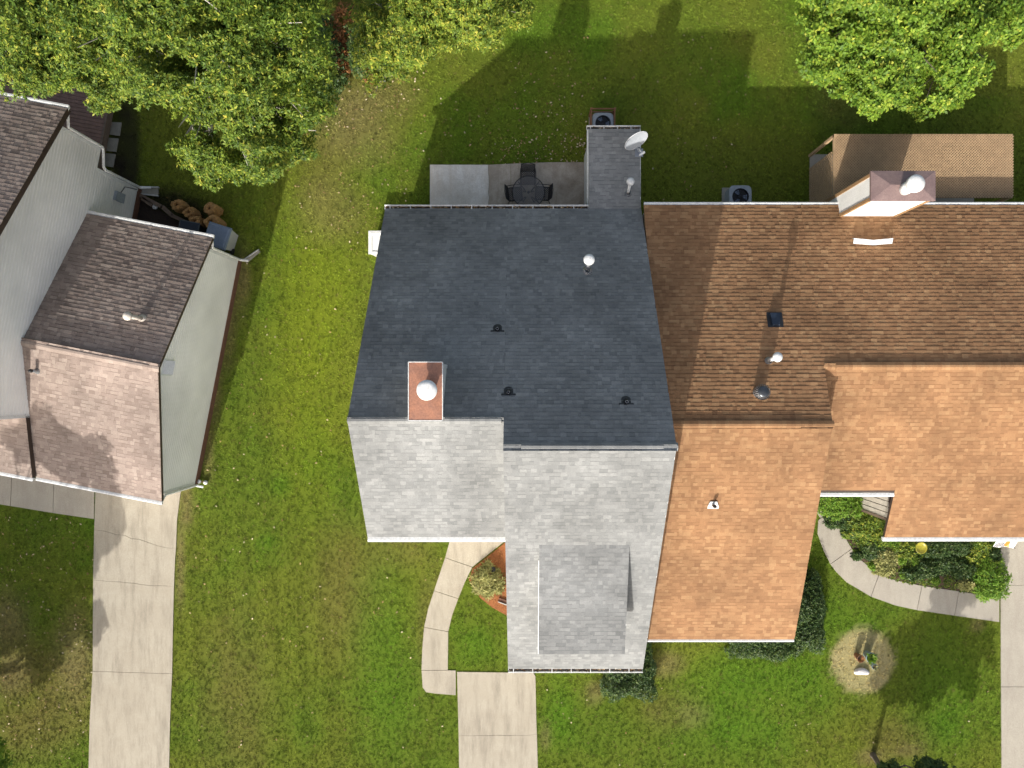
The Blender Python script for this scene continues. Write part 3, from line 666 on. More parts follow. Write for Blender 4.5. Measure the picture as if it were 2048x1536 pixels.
# turbine vent, static vent, flues
tv = W(1517, 786, zq(-.35)); tv.z = zq(tv.y); ax = Vector((0, .10, 1)).normalized()
tb = MB().lathe(tv-Vector((0,0,.12)), [(.19,0),(.19,.30),(.175,.34)], 24, axis=ax).build('turbine_vent', M['galv'], rh, True)
b = MB(); hc = tv+ax*.24
for k in range(22):
    a0 = 2*math.pi*k/22; ps = []
    for j in range(6):
        t = j/5; r_ = .17+.10*math.sin(math.pi*(t*.85+.08)); z_ = .30*t; aa = a0+.55*t
        ps.append((r_, aa, z_)); 
    q_ = ax.to_track_quat('Z', 'Y')
    for j in range(5):
        (r0, a_0, z0_), (r1, a_1, z1_) = ps[j], ps[j+1]; dw = .16
        mk = lambda r, a, z: hc+q_ @ Vector((r*math.cos(a), r*math.sin(a), z))
        b.quad(mk(r0,a_0,z0_), mk(r0*.93,a_0+dw,z0_), mk(r1*.93,a_1+dw,z1_), mk(r1,a_1,z1_))
b.build('turbine_blades', M['galv'], tb)
MB().lathe(hc, [(.17,0),(.20,.12),(.16,.27)], 20, axis=ax).build('turbine_core', M['dark'], tb, True)
MB().lathe(hc, [(.19,.285),(.175,.31),(.10,.335),(.001,.345)], 24, axis=ax).build('turbine_top', mat('dark_metal', (.10,.11,.12), (.06,.065,.07), 6, .35, metal=.7), tb, True)
sv = W(1550, 640, zq(2.1)); sv.z = zq(sv.y)
b = MB(); Tq = Vector((0, -1, QB)).normalized(); Nq = Vector((0, QB, 1)).normalized()
bt = [sv+Vector((sx*.19, 0, 0))+Tq*t_-Nq*.02 for sx, t_ in ((-1,-.2),(1,-.2),(.75,.24),(-.75,.24))]; tp = [sv+Vector((sx*.17, 0, 0))+Tq*t_+Nq*h_ for sx, t_, h_ in ((-1,-.2,.16),(1,-.2,.16),(.75,.2,.10),(-.75,.2,.10))]
b.add(bt+tp, [(4,5,6,7),(0,1,5,4),(1,2,6,5),(2,3,7,6),(3,0,4,7)]); svo = b.build('static_vent', M['navy'], rh)
b2 = [sv+Vector((sx*.27, 0, 0))+Tq*t_+Nq*.034 for sx, t_ in ((-1,-.28),(1,-.28),(1,.28),(-1,.28))]
MB().add(b2, [(0,1,2,3)]).build('vent_flange', M['dark'], svo)
p_ = W(1538, 722, zq(.8)); flue(rh, 1537, 722, zq(p_.y), .85, .075, .165, lean=.12, m=M['white_metal'])
z_ = QL_Z-QF*(QL_Y-W(1426,1005,4.5).y)
pp = flue(rh, 1425, 1010, z_, .28, .05, .062, False, M['galv'], M['dark'], 'vent_pipe')
pb_ = W(1426, 1014, z_); b = MB().box(pb_.x-.19, pb_.x+.19, pb_.y-.10, pb_.y-.03, 0, 0); b = MB()
U_ = Vector((0,1,QF)).normalized(); N_ = Vector((0,-QF,1)).normalized()
b.add([pb_+Vector((sx*.19,0,0))+U_*t_+N_*.015 for sx, t_ in ((-1,-.06),(1,-.06),(1,.03),(.6,.22),(-.6,.22),(-1,.03))], [(0,1,2,3,4,5)]); b.build('pipe_flashing', M['white_metal'], rh)
# entry side wall of vertical boards with brown corner board, seen in the notch
ew = MB().box(13.60, 13.66, -5.08, -3.4, .2, QSZ-.03).build('entry_side_wall', M['brown_trim'], rh)
yy = -5.02
while yy < -3.6:
    MB().box(13.565, 13.60, yy, yy+.185, .25, QSZ-.05).build('board', M['grey_board'], ew); yy += .215
MB().box(13.545, 13.66, -5.13, -5.03, .2, QSZ-.04).build('corner_board', M['timber'], ew)
MB().box(13.52, 13.60, -5.13, -3.4, .0, .22).build('base_board', M['timber'], ew)
# ------------------------------------------------------------------ lattice shelter behind the orange house
LX0, LX1, LY0, LY1, LZ = 11.62, 18.30, 6.98, 9.36, 2.40
ls = thing('lattice_shelter', (15, 8.2, 0), 'tan wooden lattice shelter behind the orange roofed house', 'shelter'); ORG[ls.name] = (15, 8.2, 0)
lr = MB().box(LX0, LX1, LY0, LY1, LZ-.06, LZ-.035).build('roof_board', M['latt_back'], ls)
def diag(x0, x1, y0, y1, c, sgn):
    pts = []
    for x in (x0, x1):
        y = sgn*(x-c); 
        if y0-1e-6 <= y <= y1+1e-6: pts.append((x, y))
    for y in (y0, y1):
        x = c+y/sgn
        if x0-1e-6 <= x <= x1+1e-6: pts.append((x, y))
    pts = sorted(set((round(a, 4), round(b, 4)) for a, b in pts))
    return (pts[0], pts[-1]) if len(pts) >= 2 and math.dist(pts[0], pts[-1]) > .06 else None
for sgn, zz in ((1, LZ), (-1, LZ-.014)):
    c_ = LX0-(LY1 if sgn > 0 else -LY0)+.03; end = LX1+LY1+3
    while c_ < end:
        d_ = diag(LX0, LX1, LY0, LY1, c_, sgn)
        if d_: MB().bar((*d_[0], zz), (*d_[1], zz), .036, .012).build('slat', M['lattice'], lr)
        c_ += .105
for k in (13.3, 15.2, 17.1): MB().box(k-.03, k+.03, LY0, LY1, LZ-.16, LZ-.065).build('joist', M['tan_trim'], ls)
for (x, y) in ((LX0,LY0+.05),(LX1-.05,LY0+.05),(LX0,LY1-.05),(LX1-.05,LY1-.05),(15.0,LY1-.05)): MB().box(x-.05, x+.05, y-.05, y+.05, 0, LZ-.066 if x > LX0 else LZ+.02).build('post', M['lattice'], ls)
MB().bar((LX0-.035, LY0, LZ-.05), (LX0-.035, LY1, LZ-.05), .03, .11).build('side_rail', M['lattice'], ls)
for sgn, xx in ((1, LX0-.06), (-1, LX0-.075)):
    c_ = LY0-LZ-.1
    while c_ < 12.5:
        d_ = diag(LY0, 8.75, .15, LZ-.12, c_, sgn) 
        if d_: MB().bar((xx, *d_[0]), (xx, *d_[1]), .012, .036, (0,0,1)).build('side_slat', M['lattice'], ls)
        c_ += .13
MB().box(LX0, LX1, LY0, LY1, -.05, .06).build('floor', M['conc2'], ls)
NOGRASS.append([(LX0,LY0-.6),(LX1,LY0-.6),(LX1,LY1),(LX0,LY1)])

# ================================================================== left house (tan siding), turned about 11 degrees
TH = -math.radians(10.97)
lh = thing('tan_sided_house', (-13.5, 1, 0), 'house with tan siding and brown shingle roof at the left edge', 'house', rz=TH)
def e2w(e, n, z=0): c, s = math.cos(TH), math.sin(TH); return Vector((c*e-s*n, s*e+c*n, z))
def w2e(x, y): c, s = math.cos(TH), math.sin(TH); return (c*x+s*y, -s*x+c*y)
e0, n0 = w2e(-13.5, 1.0); root_at(lh, (e0, n0, 0)); bpy.context.view_layer.update()
GE0, GE1 = -16.87, -12.20; GP = .42; GN, GR, GS, GZ = 3.05, -1.82, -6.72, 3.10; GRZ = GZ+GP*(GN-GR)
TE = -16.90; TN, TR, TS, TZ, TP = 6.10, -1.2, -5.0, 5.35, .43; TRZ = TZ+TP*(TN-TR); TFZ = TRZ-TP*(TR-TS)
gb = deck_slab(lh, 'garage_back_roof', (GE0, GN, GZ), (1,0,0), dn(GP), [(0, GE1-GE0, 0, run(GN-GR, GP))], M['brown_trim'])
gf = deck_slab(lh, 'garage_front_roof', (GE0, GS, GRZ-GP*(GR-GS)), (1,0,0), up(GP), [(0, GE1-GE0, 0, run(GR-GS, GP))], M['brown_trim'])
tbk = deck_slab(lh, 'upper_back_roof', (-26, TN, TZ), (1,0,0), dn(TP), [(0, 26-16.72, 0, run(TN-TR, TP))], M['brown_trim'], .22)
tfr = deck_slab(lh, 'upper_front_roof', (-26, TS, TFZ), (1,0,0), up(TP), [(0, 26-16.72, 0, run(TR-TS, TP))], M['brown_trim'], .22)
pf_ = deck_slab(lh, 'porch_roof', (-26, -6.72, 3.30), (1,0,0), up(GP), [(0, 26-16.86, 0, run(2.3, GP))], M['brown_trim'], .20)
shingle_house(lh, [(gb, (GE0, GN, GZ), (1,0,0), dn(GP), [(0, GE1-GE0, 0, run(GN-GR, GP))]), (gf, (GE0, GS, GRZ-GP*(GR-GS)), (1,0,0), up(GP), [(0, GE1-GE0, 0, run(GR-GS, GP))]),
    (tbk, (-26, TN, TZ), (1,0,0), dn(TP), [(4.5, 26-16.72, 0, run(TN-TR, TP))]), (tfr, (-26, TS, TFZ), (1,0,0), up(TP), [(4.5, 26-16.72, 0, run(TR-TS, TP))]), (pf_, (-26, -6.72, 3.30), (1,0,0), up(GP), [(3.0, 26-16.86, 0, run(2.3, GP))])], M['brown_sh'])
ridge_vent(lh, gf, -16.0, -12.55, GR, GRZ, GP, GP, M['dark'], h=.04); ridge_caps(lh, gf, -16.0, -12.56, GR, GRZ, GP, GP, M['brown_sh'], .05, .16); ridge_caps(lh, gf, -12.55, GE1, GR, GRZ, GP, GP, M['brown_sh'], .03); ridge_caps(lh, gf, GE0, -16.0, GR, GRZ, GP, GP, M['brown_sh'], .03)
glo = lambda z: -6.49 if z < GZ+.05 else GS+(z-GZ)/GP+.12
ghi = lambda z: 2.66 if z < GZ+.1 else GN-(z-GZ)/GP-.12
siding(lh, 'garage_gable_wall', M['siding_tan'], 'x', -12.37, 1, .30, GRZ-.1, glo, ghi)
siding(lh, 'garage_rear_wall', M['siding_tan'], 'y', 2.66, 1, .30, 3.1, -16.9, -12.38)
siding(lh, 'garage_front_wall', M['siding_tan'], 'y', -6.49, -1, .30, 3.1, -16.9, -12.38)
siding(lh, 'upper_gable_wall', M['siding_tan'], 'x', TE, 1, 3.05, TRZ-.15, lambda z: -4.43 if z < TFZ+.05 else TS+(z-TFZ)/TP+.6, lambda z: 5.5 if z < TZ+.1 else TN-(z-TZ)/TP-.42)
siding(lh, 'lower_gable_wall', M['siding_tan'], 'x', TE-.01, 1, .30, 3.05, -4.43, 4.76)
siding(lh, 'upper_rear_wall', M['siding_tan'], 'y', 5.5, 1, 3.05, 5.5, -26, TE)
siding(lh, 'lower_rear_wall', M['siding_tan'], 'y', 4.76, 1, .3, 3.05, -26, TE)
siding(lh, 'upper_front_wall', M['siding_tan'], 'y', -4.43, -1, .3, 5.3, -26, TE)
MB().box(-26, TE, 4.76, 5.5, 3.0, 3.05).build('soffit', M['white'], lh)
MB().box(-16.88, -12.30, -6.53, 2.70, -.1, .30).box(-26, TE+.06, -4.4, 4.80, -.1, .298).build('foundation', M['brick'], lh)
for (a, n_, z0_, z1_) in ((-12.36,2.64,.3,3.05),(-12.36,-6.47,.3,3.05),(TE+.01,5.48,3.05,5.35),(TE+.01,4.74,.3,3.05),(TE+.01,-4.41,4.0,TFZ-.1)):
    MB().box(a-.07, a+.03, n_-.06, n_+.05, z0_, z1_).build('corner_board', M['white'], lh)
MB().box(TE-.01, TE+.03, 4.78, 5.52, 3.02, 3.07).build('overhang_trim', M['white'], lh)
for (na, za, nb, zb_) in ((5.45, TZ+.06, TR, TRZ-.26),): MB().bar((TE+.02, na, za-.02), (TE+.02, nb, zb_-.0), .03, .05, (1,0,0)).build('frieze_trim', M['white'], lh)
# gable louvre
lv = MB().box(-12.37, -12.33, -2.1, -1.5, 3.9, 4.6).build('gable_louvre', M['white'], lh)
for k in range(7): MB().bar((-12.30, -2.04, 3.98+k*.09), (-12.30, -1.56, 3.98+k*.09), .09, .02, (.55,0,1)).build('louvre_blade', M['white'], lv)
def local_gutter(x0, x1, y, z, out, open_=False, wd=.12): return gutter(lh, x0, x1, y, z, out, M['white_metal'], 0, False, wd, open_)
local_gutter(-16.9, GE1+.02, GN+.02, GZ-.015, 1); local_gutter(GE0, GE1+.02, GS-.02, GZ-.015, -1); local_gutter(-26, -16.70, TN+.02, TZ-.015, 1); local_gutter(-26, -16.84, -6.74, 3.285, -1)
def downspout(pts): return MB().tube(pts, .05, 8).build('downspout', M['white_metal'], lh)
downspout([(-16.76,6.12,5.28),(-16.78,6.0,5.2),(-16.80,5.58,5.0),(-16.80,5.56,3.05),(-16.82,5.45,2.95),(-16.82,4.92,2.75),(-16.82,4.84,2.6),(-16.82,4.84,.25),(-16.45,4.95,.12)])
downspout([(-12.26,3.1,3.02),(-12.27,2.98,2.95),(-12.30,2.74,2.75),(-12.30,2.74,.25),(-12.0,2.78,.12)])
downspout([(-12.26,-6.78,3.02),(-12.27,-6.68,2.9),(-12.30,-6.57,2.7),(-12.30,-6.57,.25),(-12.05,-6.6,.12)])
q = MB().box(TE, TE+.14, 3.95, 4.30, 1.2, 1.75).build('meter_box', M['acgrey'], lh); MB().tube([(TE+.06,4.30,1.4),(TE+.06,4.6,1.2),(TE+.06,4.72,.4)], .014, 6).build('meter_cable', M['dark'], q)
# vents on the brown roofs
zg = lambda n: GRZ-GP*(n-GR)
pw = W(283, 637, 5.0); en = w2e(pw.x, pw.y); pw.z = zg(en[1])
def lflue(px, py, z0, h, r, cap, m, capm, name):
    for _ in range(8):
        p = W(px, py, z0); e, n = w2e(p.x, p.y); z0 = zg(n) if n > GR else GRZ-GP*(GR-n)
    f = MB().tube([(e, n, z0-.1), (e, n, z0+h)], [r, r], 14).build(name, m, lh, True)
    MB().lathe((e, n, z0+h), [(cap*.7,-.03),(cap,.0),(cap*.98,.05),(cap*.7,.1),(.001,.12)], 18).build('flue_cap', capm, f, True)
    MB().lathe((e, n, z0), [(r*2,-.03),(r*1.8,.03),(r*1.1,.09)], 16).build('flashing_collar', m, f, True)
beige = mat('beige_metal', (.62,.55,.47), (.52,.46,.39), 6, .5)
lflue(284, 637, 4.9, .88, .075, .15, beige, beige, 'flue_pipe')
lflue(75, 742, 5.0, .30, .055, .065, M['galv'], M['dark'], 'vent_pipe')
# ------------------------------------------------------------------ things round the left house
dk = thing('rear_deck', e2w(-20, 7.5), 'red brown board deck behind the tan sided house under the oak', 'deck', rz=TH); ORG[dk.name] = (-20, 7.5, 0)
k = 0; n_ = 4.85
while n_ < 10.6: MB().box(-25.5, -18.62, n_, n_+.135, .42, .46+random.uniform(-.003,.003)).build('board', M['deck'], dk); n_ += .147
MB().box(-18.61, -18.53, 4.83, 10.7, .12, .475).build('rim_board', M['timber'], dk)
for a in ((-18.7,5.0),(-18.7,7.8),(-18.7,10.5),(-22,10.5)): MB().box(a[0]-.05, a[0]+.05, a[1]-.05, a[1]+.05, 0, .419).build('post', M['timber'], dk)
for i, pl in enumerate((((213,244),(244,246),(240,272),(209,268)), ((208,275),(238,278),(233,304),(204,301)), ((203,306),(232,309),(227,335),(200,331)), ((200,338),(224,342),(219,366),(196,362)))):
    NOGRASS.append(P(*pl)); o = MB().prism(P(*pl), -.02, .05).build('paver', M['paver'])
    tag(o, ['square paver nearest the oak beside the red brown deck', 'second square paver from the oak beside the deck', 'third square paver from the oak beside the deck', 'last square paver of the row, closest to the tan wall'][i], 'paver', 'pavers beside the deck')
sb = thing('splash_block', W(300, 387), 'white splash block at the upper downspout of the tan house', 'splash block'); ORG[sb.name] = tuple(sb.location)
b = MB().prism(P((281,374),(318,375),(317,392),(282,388)), 0, .05); b.build('tray', M['paver'], sb)
for a, c_ in (((281,374),(318,375)),((282,388),(317,392))): MB().bar(W(*a, .05), W(*c_, .05), .05, .10).build('rim', M['pale'], sb)
sp = thing('downspout_tray', W(500, 512), 'narrow pale splash tray beside the lower tan gable corner', 'splash block'); ORG[sp.name] = tuple(sp.location)
MB().prism(P((488,520),(515,500),(521,504),(494,526)), 0, .03).build('tray', M['paver'], sp); MB().bar(W(488,519,.04), W(518,499,.04), .04, .07).build('rim', M['pale'], sp)
for i, (a, c_, lb) in enumerate((((272,386),(326,415),'long grey landscape timber running from the tan wall corner'), ((324,413),(345,432),'short bent piece of landscape timber edging the mulch'), ((344,431),(378,447),'landscape timber ending at the leaf bags'), ((285,397),(305,411),'short loose timber inside the mulch bed'))):
    tag(MB().bar(W(*a, .07), W(*c_, .07), .15, .14).build('landscape_timber', M['timber']), lb, 'timber', 'timbers edging the mulch bed')
MB_ = MB().prism(P((268,388),(300,408),(350,440),(380,452),(390,470),(260,450)), -.05, .012); o = MB_.build('mulch_bed', M['mulch']); tag(o, 'dark mulch bed in the corner of the tan house', kind='structure'); NOGRASS.append(P((262,380),(330,412),(385,446),(470,470),(480,520),(260,450)))
wc = thing('bucket_lid', W(311, 414, .0), 'small white lid lying in the dark mulch bed', 'lid'); ORG[wc.name] = tuple(wc.location)
MB().lathe(W(311,414,.02), [(.10,0),(.11,.05),(.09,.07),(.001,.075)], 14).build('lid', M['white'], wc, True)
def bag(px, py, h, r, ang, lb, tiltx=0, tilty=0):
    c = W(px, py, h); c = Vector((c.x, c.y, 0)); o = thing('leaf_bag', c, lb, 'bag', 'paper yard waste bags'); ORG[o.name] = tuple(c); rr = random.Random(int(px*31+py))
    b = MB(); n = 20; rows = [(0,.90),(.2,1.0),(.5,1.02),(.8,1.0),(.94,.92),(1.0,.85)]
    jit = [[rr.uniform(.86, 1.12) for _ in range(n)] for _ in rows]
    for i, (t, s_) in enumerate(rows):
        for j in range(n):
            a = 2*math.pi*j/n; q_ = (abs(math.cos(a))**5+abs(math.sin(a))**5)**(-1/5)
            x = r*q_*s_*jit[i][j]*math.cos(a); y = r*.8*q_*s_*jit[i][j]*math.sin(a)
            x, y = x*math.cos(ang)-y*math.sin(ang), x*math.sin(ang)+y*math.cos(ang)
            b.v.append((c.x+x+tiltx*t, c.y+y+tilty*t, h*t+(rr.uniform(-.035,.035) if i == 5 else 0)))
    for i in range(5):
        for j in range(n): b.f.append((i*n+j, i*n+(j+1) % n, (i+1)*n+(j+1) % n, (i+1)*n+j)); b.t.append(.5)
    # folded top closing in on a dark mouth
    for i, (k_, zz) in enumerate(((.50,.02),(.16,-.06))):
        for j in range(n):
            a = b.v[5*n+j]; fx = k_+rr.uniform(-.10,.10)
            b.v.append((c.x+tiltx+(a[0]-c.x-tiltx)*fx, c.y+tilty+(a[1]-c.y-tilty)*fx, h+zz+rr.uniform(-.03,.03)))
        for j in range(n): b.f.append(((5+i)*n+j, (5+i)*n+(j+1) % n, (6+i)*n+(j+1) % n, (6+i)*n+j)); b.t.append(.5)
    b.build('paper_bag', M['paper'], o)
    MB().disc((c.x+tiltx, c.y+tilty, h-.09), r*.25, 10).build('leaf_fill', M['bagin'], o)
bag(352,409,.75,.24,.3,'paper leaf bag nearest the splash block, closed top')
bag(376,424,.72,.22,.6,'paper leaf bag second from the left, beside the timber')
bag(388,441,.72,.24,.1,'open topped paper leaf bag next to the navy bin')
bag(418,416,.80,.25,.9,'paper leaf bag at the top right of the cluster, under the oak')
bag(421,442,.85,.29,.5,'large golden paper leaf bag beside the blue grey bin')
nb = thing('navy_bin', W(396,470), 'dark navy bin half hidden by the tan house gutter', 'bin', rz=TH)
def localbox(root, lx, ly, z0, z1, lx2=None, ly2=None): 
    lx2 = lx2 or lx; ly2 = ly2 or ly
    return MB().add([(-lx,-ly,z0),(lx,-ly,z0),(lx,ly,z0),(-lx,ly,z0),(-lx2,-ly2,z1),(lx2,-ly2,z1),(lx2,ly2,z1),(-lx2,ly2,z1)], [(3,2,1,0),(4,5,6,7),(0,1,5,4),(1,2,6,5),(2,3,7,6),(3,0,4,7)])
localbox(nb, .30, .28, 0, .80, .36, .33).build('body', M['navy'], nb)
localbox(nb, .38, .35, .80, .84).build('lid', M['navy'], nb)
b = MB(); 
for a, c_ in (((-.39,-.36),(.39,-.36)),((.39,-.36),(.39,.36)),((.39,.36),(-.39,.36)),((-.39,.36),(-.39,-.36))): b.bar((*a,.825), (*c_,.825), .025, .05)
b.build('lid_rim', mat('navy_rim', (.09,.11,.12), None, 6, .5), nb)
bb = thing('blue_grey_bin', W(456,482), 'large blue grey lidded bin with pale body at the tan house corner', 'bin', rz=TH-.12)
localbox(bb, .34, .34, 0, .98, .42, .42).build('body', M['pale'], bb)
localbox(bb, .47, .46, .98, 1.06, .44, .43).build('lid', M['acblue'], bb); localbox(bb, .40, .39, 1.0601, 1.085, .37, .36).build('lid_panel', M['acblue'], bb)
for s_ in (-1, 1): MB().tube([(s_*.33,-.36,.12),(s_*.40,-.36,.12)], .12, 14).build('wheel', M['dark'], bb)
fl2 = thing('floodlight', W(402, 964), 'pair of white fittings on the ground at the front corner of the tan house', 'light'); ORG[fl2.name] = tuple(fl2.location)
for a in ((398,963),(411,965)): MB().lathe(W(*a,.12), [(.001,-.1),(.06,-.08),(.09,.0),(.075,.05),(.001,.06)], 12).build('lamp_head', M['white'], fl2, True)
MB().tube([W(394,961,.10), W(413,966,.10)], .025, 6).build('bracket', M['terracotta'], fl2)

# ------------------------------------------------------------------ air conditioners
def ac(px, py, zc, lb, s=.40, fence=False, rz=0):
    c = W(px, py, zc); c.z = 0; o = thing('air_conditioner', c, lb, 'air conditioner', rz=rz)
    b = MB(); n = 28; hh = zc
    def sq(a, r): q_ = (abs(math.cos(a))**6+abs(math.sin(a))**6)**(-1/6); return r*q_*math.cos(a), r*q_*math.sin(a)
    rows = [(s*.98,.06),(s*.98,hh-.12),(s,hh-.12),(s,hh-.02),(s*.96,hh)]
    for r_, z_ in rows:
        for j in range(n): x, y = sq(2*math.pi*j/n, r_); b.v.append((x, y, z_))
    for i in range(len(rows)-1):
        for j in range(n): b.f.append((i*n+j, i*n+(j+1) % n, (i+1)*n+(j+1) % n, (i+1)*n+j)); b.t.append(.5)
    k = len(b.v)
    for j in range(n): a = 2*math.pi*j/n; b.v.append((s*.72*math.cos(a), s*.72*math.sin(a), hh))
    m0 = (len(rows)-1)*n
    for j in range(n): b.f.append((m0+j, m0+(j+1) % n, k+(j+1) % n, k+j)); b.t.append(.5)
    b.build('casing', M['acgrey'], o)
    MB().disc((0,0,hh-.10), s*.72, 28).build('fan_well', M['dark'], o)
    b = MB(); 
    for q_ in range(6): a = q_*math.pi/6; b.bar((-s*.73*math.cos(a), -s*.73*math.sin(a), hh+.01), (s*.73*math.cos(a), s*.73*math.sin(a), hh+.01), .012, .012)
    for r_ in (.2,.4,.6): 
        pts = [(s*r_*1.2*math.cos(2*math.pi*j/20), s*r_*1.2*math.sin(2*math.pi*j/20), hh+.01) for j in range(21)]; b.tube(pts, .006, 5, False)
    b.build('grille', M['iron'], o)
    MB().lathe((0,0,hh-.08), [(.10,0),(.10,.05),(.001,.06)], 16).build('motor', M['dark'], o, True)
    for q_ in range(3):
        a = q_*2.094; MB().add([(.08*math.cos(a-.4), .08*math.sin(a-.4), hh-.07),(s*.66*math.cos(a-.35), s*.66*math.sin(a-.35), hh-.08),(s*.66*math.cos(a+.35), s*.66*math.sin(a+.35), hh-.05),(.08*math.cos(a+.4), .08*math.sin(a+.4), hh-.06)], [(0,1,2,3)]).build('fan_blade', M['acblue'], o)
    localbox(o, s*1.2, s*1.2, 0, .06).build('pad', M['paver'], o)
    return o
ac(1206, 246, .72, 'grey air conditioner inside a wooden frame behind the grey house', .42)
ac(1481, 393, .75, 'grey air conditioner behind the orange roofed house', .45)
fr = thing('wooden_enclosure', W(1205, 232), 'open reddish wooden frame around the air conditioner', 'enclosure'); ORG[fr.name] = tuple(fr.location)
fa = [W(1183,217,.85), W(1230,217,.85), W(1230,262,.85), W(1183,262,.85)]
for p in fa: MB().box(p.x-.04, p.x+.04, p.y-.04, p.y+.04, 0, .87).build('post', M['terracotta'], fr)
for i in (0, 1, 3):
    a, c_ = fa[i], fa[(i+1) % 4]
    for zz in (.2, .5, .82): MB().bar((a.x,a.y,zz), (c_.x,c_.y,zz), .025, .09).build('rail', M['terracotta'], fr)
NOGRASS.append(P((1178,212),(1236,212),(1236,262),(1178,262)))

# ------------------------------------------------------------------ patio table and chairs
tb_ = thing('patio_table', W(1057, 384, .72).xy.to_3d(), 'round dark glass patio table on the stained patio', 'table')
glass, tt, gbs = nodes('smoked_glass'); gbs.inputs['Base Color'].default_value = (.16,.15,.14,1); gbs.inputs['Roughness'].default_value = .08; gbs.inputs['Alpha'].default_value = .30
MB().lathe((0,0,.72), [(.001,.0),(.63,.0),(.63,-.012),(.001,-.012)], 40).build('glass_top', glass, tb_)
MB().tube([(.64*math.cos(2*math.pi*j/40), .64*math.sin(2*math.pi*j/40), .715) for j in range(41)], .018, 8, False).build('rim', M['iron'], tb_, True)
for q_ in range(4):
    a = math.pi/4+q_*math.pi/2; MB().tube([(.60*math.cos(a), .60*math.sin(a), .70),(.22*math.cos(a), .22*math.sin(a), .52),(.14*math.cos(a), .14*math.sin(a), .35),(.30*math.cos(a), .30*math.sin(a), .05),(.38*math.cos(a), .38*math.sin(a), .0)], .02, 8).build('leg', M['iron'], tb_, True)
MB().lathe((0,0,.68), [(.05,-.05),(.06,.02),(.001,.03)], 14).build('hub', M['iron'], tb_, True)
def chair(px, py, rz, lb):
    c = W(px, py, .42); c.z = 0; o = thing('patio_chair', c, lb, 'chair', 'black lattice patio chairs', rz)
    def weave(w0, pt):
        b = MB(); n = 6
        for i in range(-n, n+1):
            for sg in (1, -1):
                t0 = i/n*2
                # line across the unit square, u+sg*v = t0
                pts = []
                for u_ in (-1, 1):
                    v_ = (t0-u_)*sg
                    if -1 <= v_ <= 1: pts.append((u_, v_))
                for v_ in (-1, 1):
                    u_ = t0-sg*v_
                    if -1 < u_ < 1: pts.append((u_, v_))
                if len(pts) >= 2: b.bar(pt(*pts[0]), pt(*pts[-1]), w0, .008, pt(0,0,True))
        return b
    seat = lambda u_, v_, nn=False: Vector((0,0,1)) if nn else Vector((u_*.26, v_*.25, .42+.015*v_*v_))
    backp = lambda u_, v_, nn=False: Vector((0,-1,.25)) if nn else Vector((u_*.26, .27+.06*(v_+1)+.05*(1-u_*u_)*0, .70+v_*.26))
    weave(.026, seat).build('seat', M['iron'], o); weave(.026, backp).build('backrest', M['iron'], o)
    b = MB()
    for a, c_ in (((-.27,-.26,.42),(.27,-.26,.42)),((-.27,.27,.42),(.27,.27,.42)),((-.27,-.26,.42),(-.27,.27,.42)),((.27,-.26,.42),(.27,.27,.42))): b.tube([a, c_], .016, 8)
    b.build('seat_frame', M['iron'], o, True)
    b = MB().tube([(-.27,.27,.40),(-.275,.30,.6),(-.275,.39,.97),(0,.42,1.02),(.275,.39,.97),(.275,.30,.6),(.27,.27,.40)], .016, 8); b.build('back_frame', M['iron'], o, True)
    for s_ in (-1, 1):
        MB().tube([(s_*.29,.32,.66),(s_*.31,.1,.65),(s_*.31,-.18,.64),(s_*.30,-.25,.58)], .016, 8).build('arm', M['iron'], o, True)
        MB().tube([(s_*.30,-.25,.58),(s_*.28,-.25,.42),(s_*.28,-.29,.0)], .015, 8).build('leg', M['iron'], o, True)
        MB().tube([(s_*.27,.27,.42),(s_*.28,.36,.0)], .015, 8).build('leg', M['iron'], o, True)
chair(1056, 356, 0, 'black lattice patio chair on the lawn side of the table')
chair(1031, 388, math.radians(96), 'black lattice patio chair at the left of the table')
chair(1084, 387, math.radians(-94), 'black lattice patio chair at the right of the table')

# ------------------------------------------------------------------ pots, flag, bowl, stone on the right front lawn
def pot(px, py, z, r, m, lb, leafm, spread=1.0, nleaf=60):
    c = W(px, py, z); c.z = 0; o = thing('plant_pot', c, lb, 'plant pot', 'pots on the dry ring')
    MB().lathe((0,0,0), [(r*.68,.0),(r*.85,z*.5),(r*.96,z*.88),(r*1.05,z*.9),(r*1.05,z),(r*.93,z),(r*.9,z*.85)], 24).build('pot', m, o, True)
    MB().disc((0,0,z*.87), r*.9, 20).build('soil', M['soil'], o)
    b = MB()
    for i in range(nleaf):
        a = random.uniform(0, 6.28); rr = random.uniform(0, r*.7); L_ = random.uniform(.06, .14)*spread; el = random.uniform(.2, 1.3)
        p = Vector((rr*math.cos(a), rr*math.sin(a), z*.88+.03)); d = Vector((math.cos(a)*math.cos(el), math.sin(a)*math.cos(el), math.sin(el))); s_ = Vector((-math.sin(a), math.cos(a), 0))*L_*.22
        b.quad(p, p+d*L_*.5+s_, p+d*L_, p+d*L_*.5-s_, random.random())
    b.build('plant', leafm, o)
pot(1722, 1318, .42, .145, M['terracotta'], 'brown clay pot left of the blue grey pot', M['leaf_rust'], .8, 40)
pot(1743, 1316, .44, .20, M['bluepot'], 'large blue grey pot with yellow green plant', M['leaf_bright'], 1.4, 90)
pot(1750, 1334, .22, .115, M['bluepot'], 'small green plant pot below the large blue grey pot', M['leaf_straw'], .7, 40)
b = MB(); rs = random.Random(3); c = W(1722,1343,.0); n = 14
for i, (r_, z_) in enumerate(((.95,0),(1,.06),(.85,.12),(.45,.15),(.02,.155))):
    for j in range(n):
        a = 2*math.pi*j/n; k_ = r_*rs.uniform(.9,1.1); b.v.append((c.x+.31*k_*math.cos(a), c.y+.14*k_*math.sin(a)-.08*math.cos(a)**2*k_+.04, z_+rs.uniform(-.01,.01)))
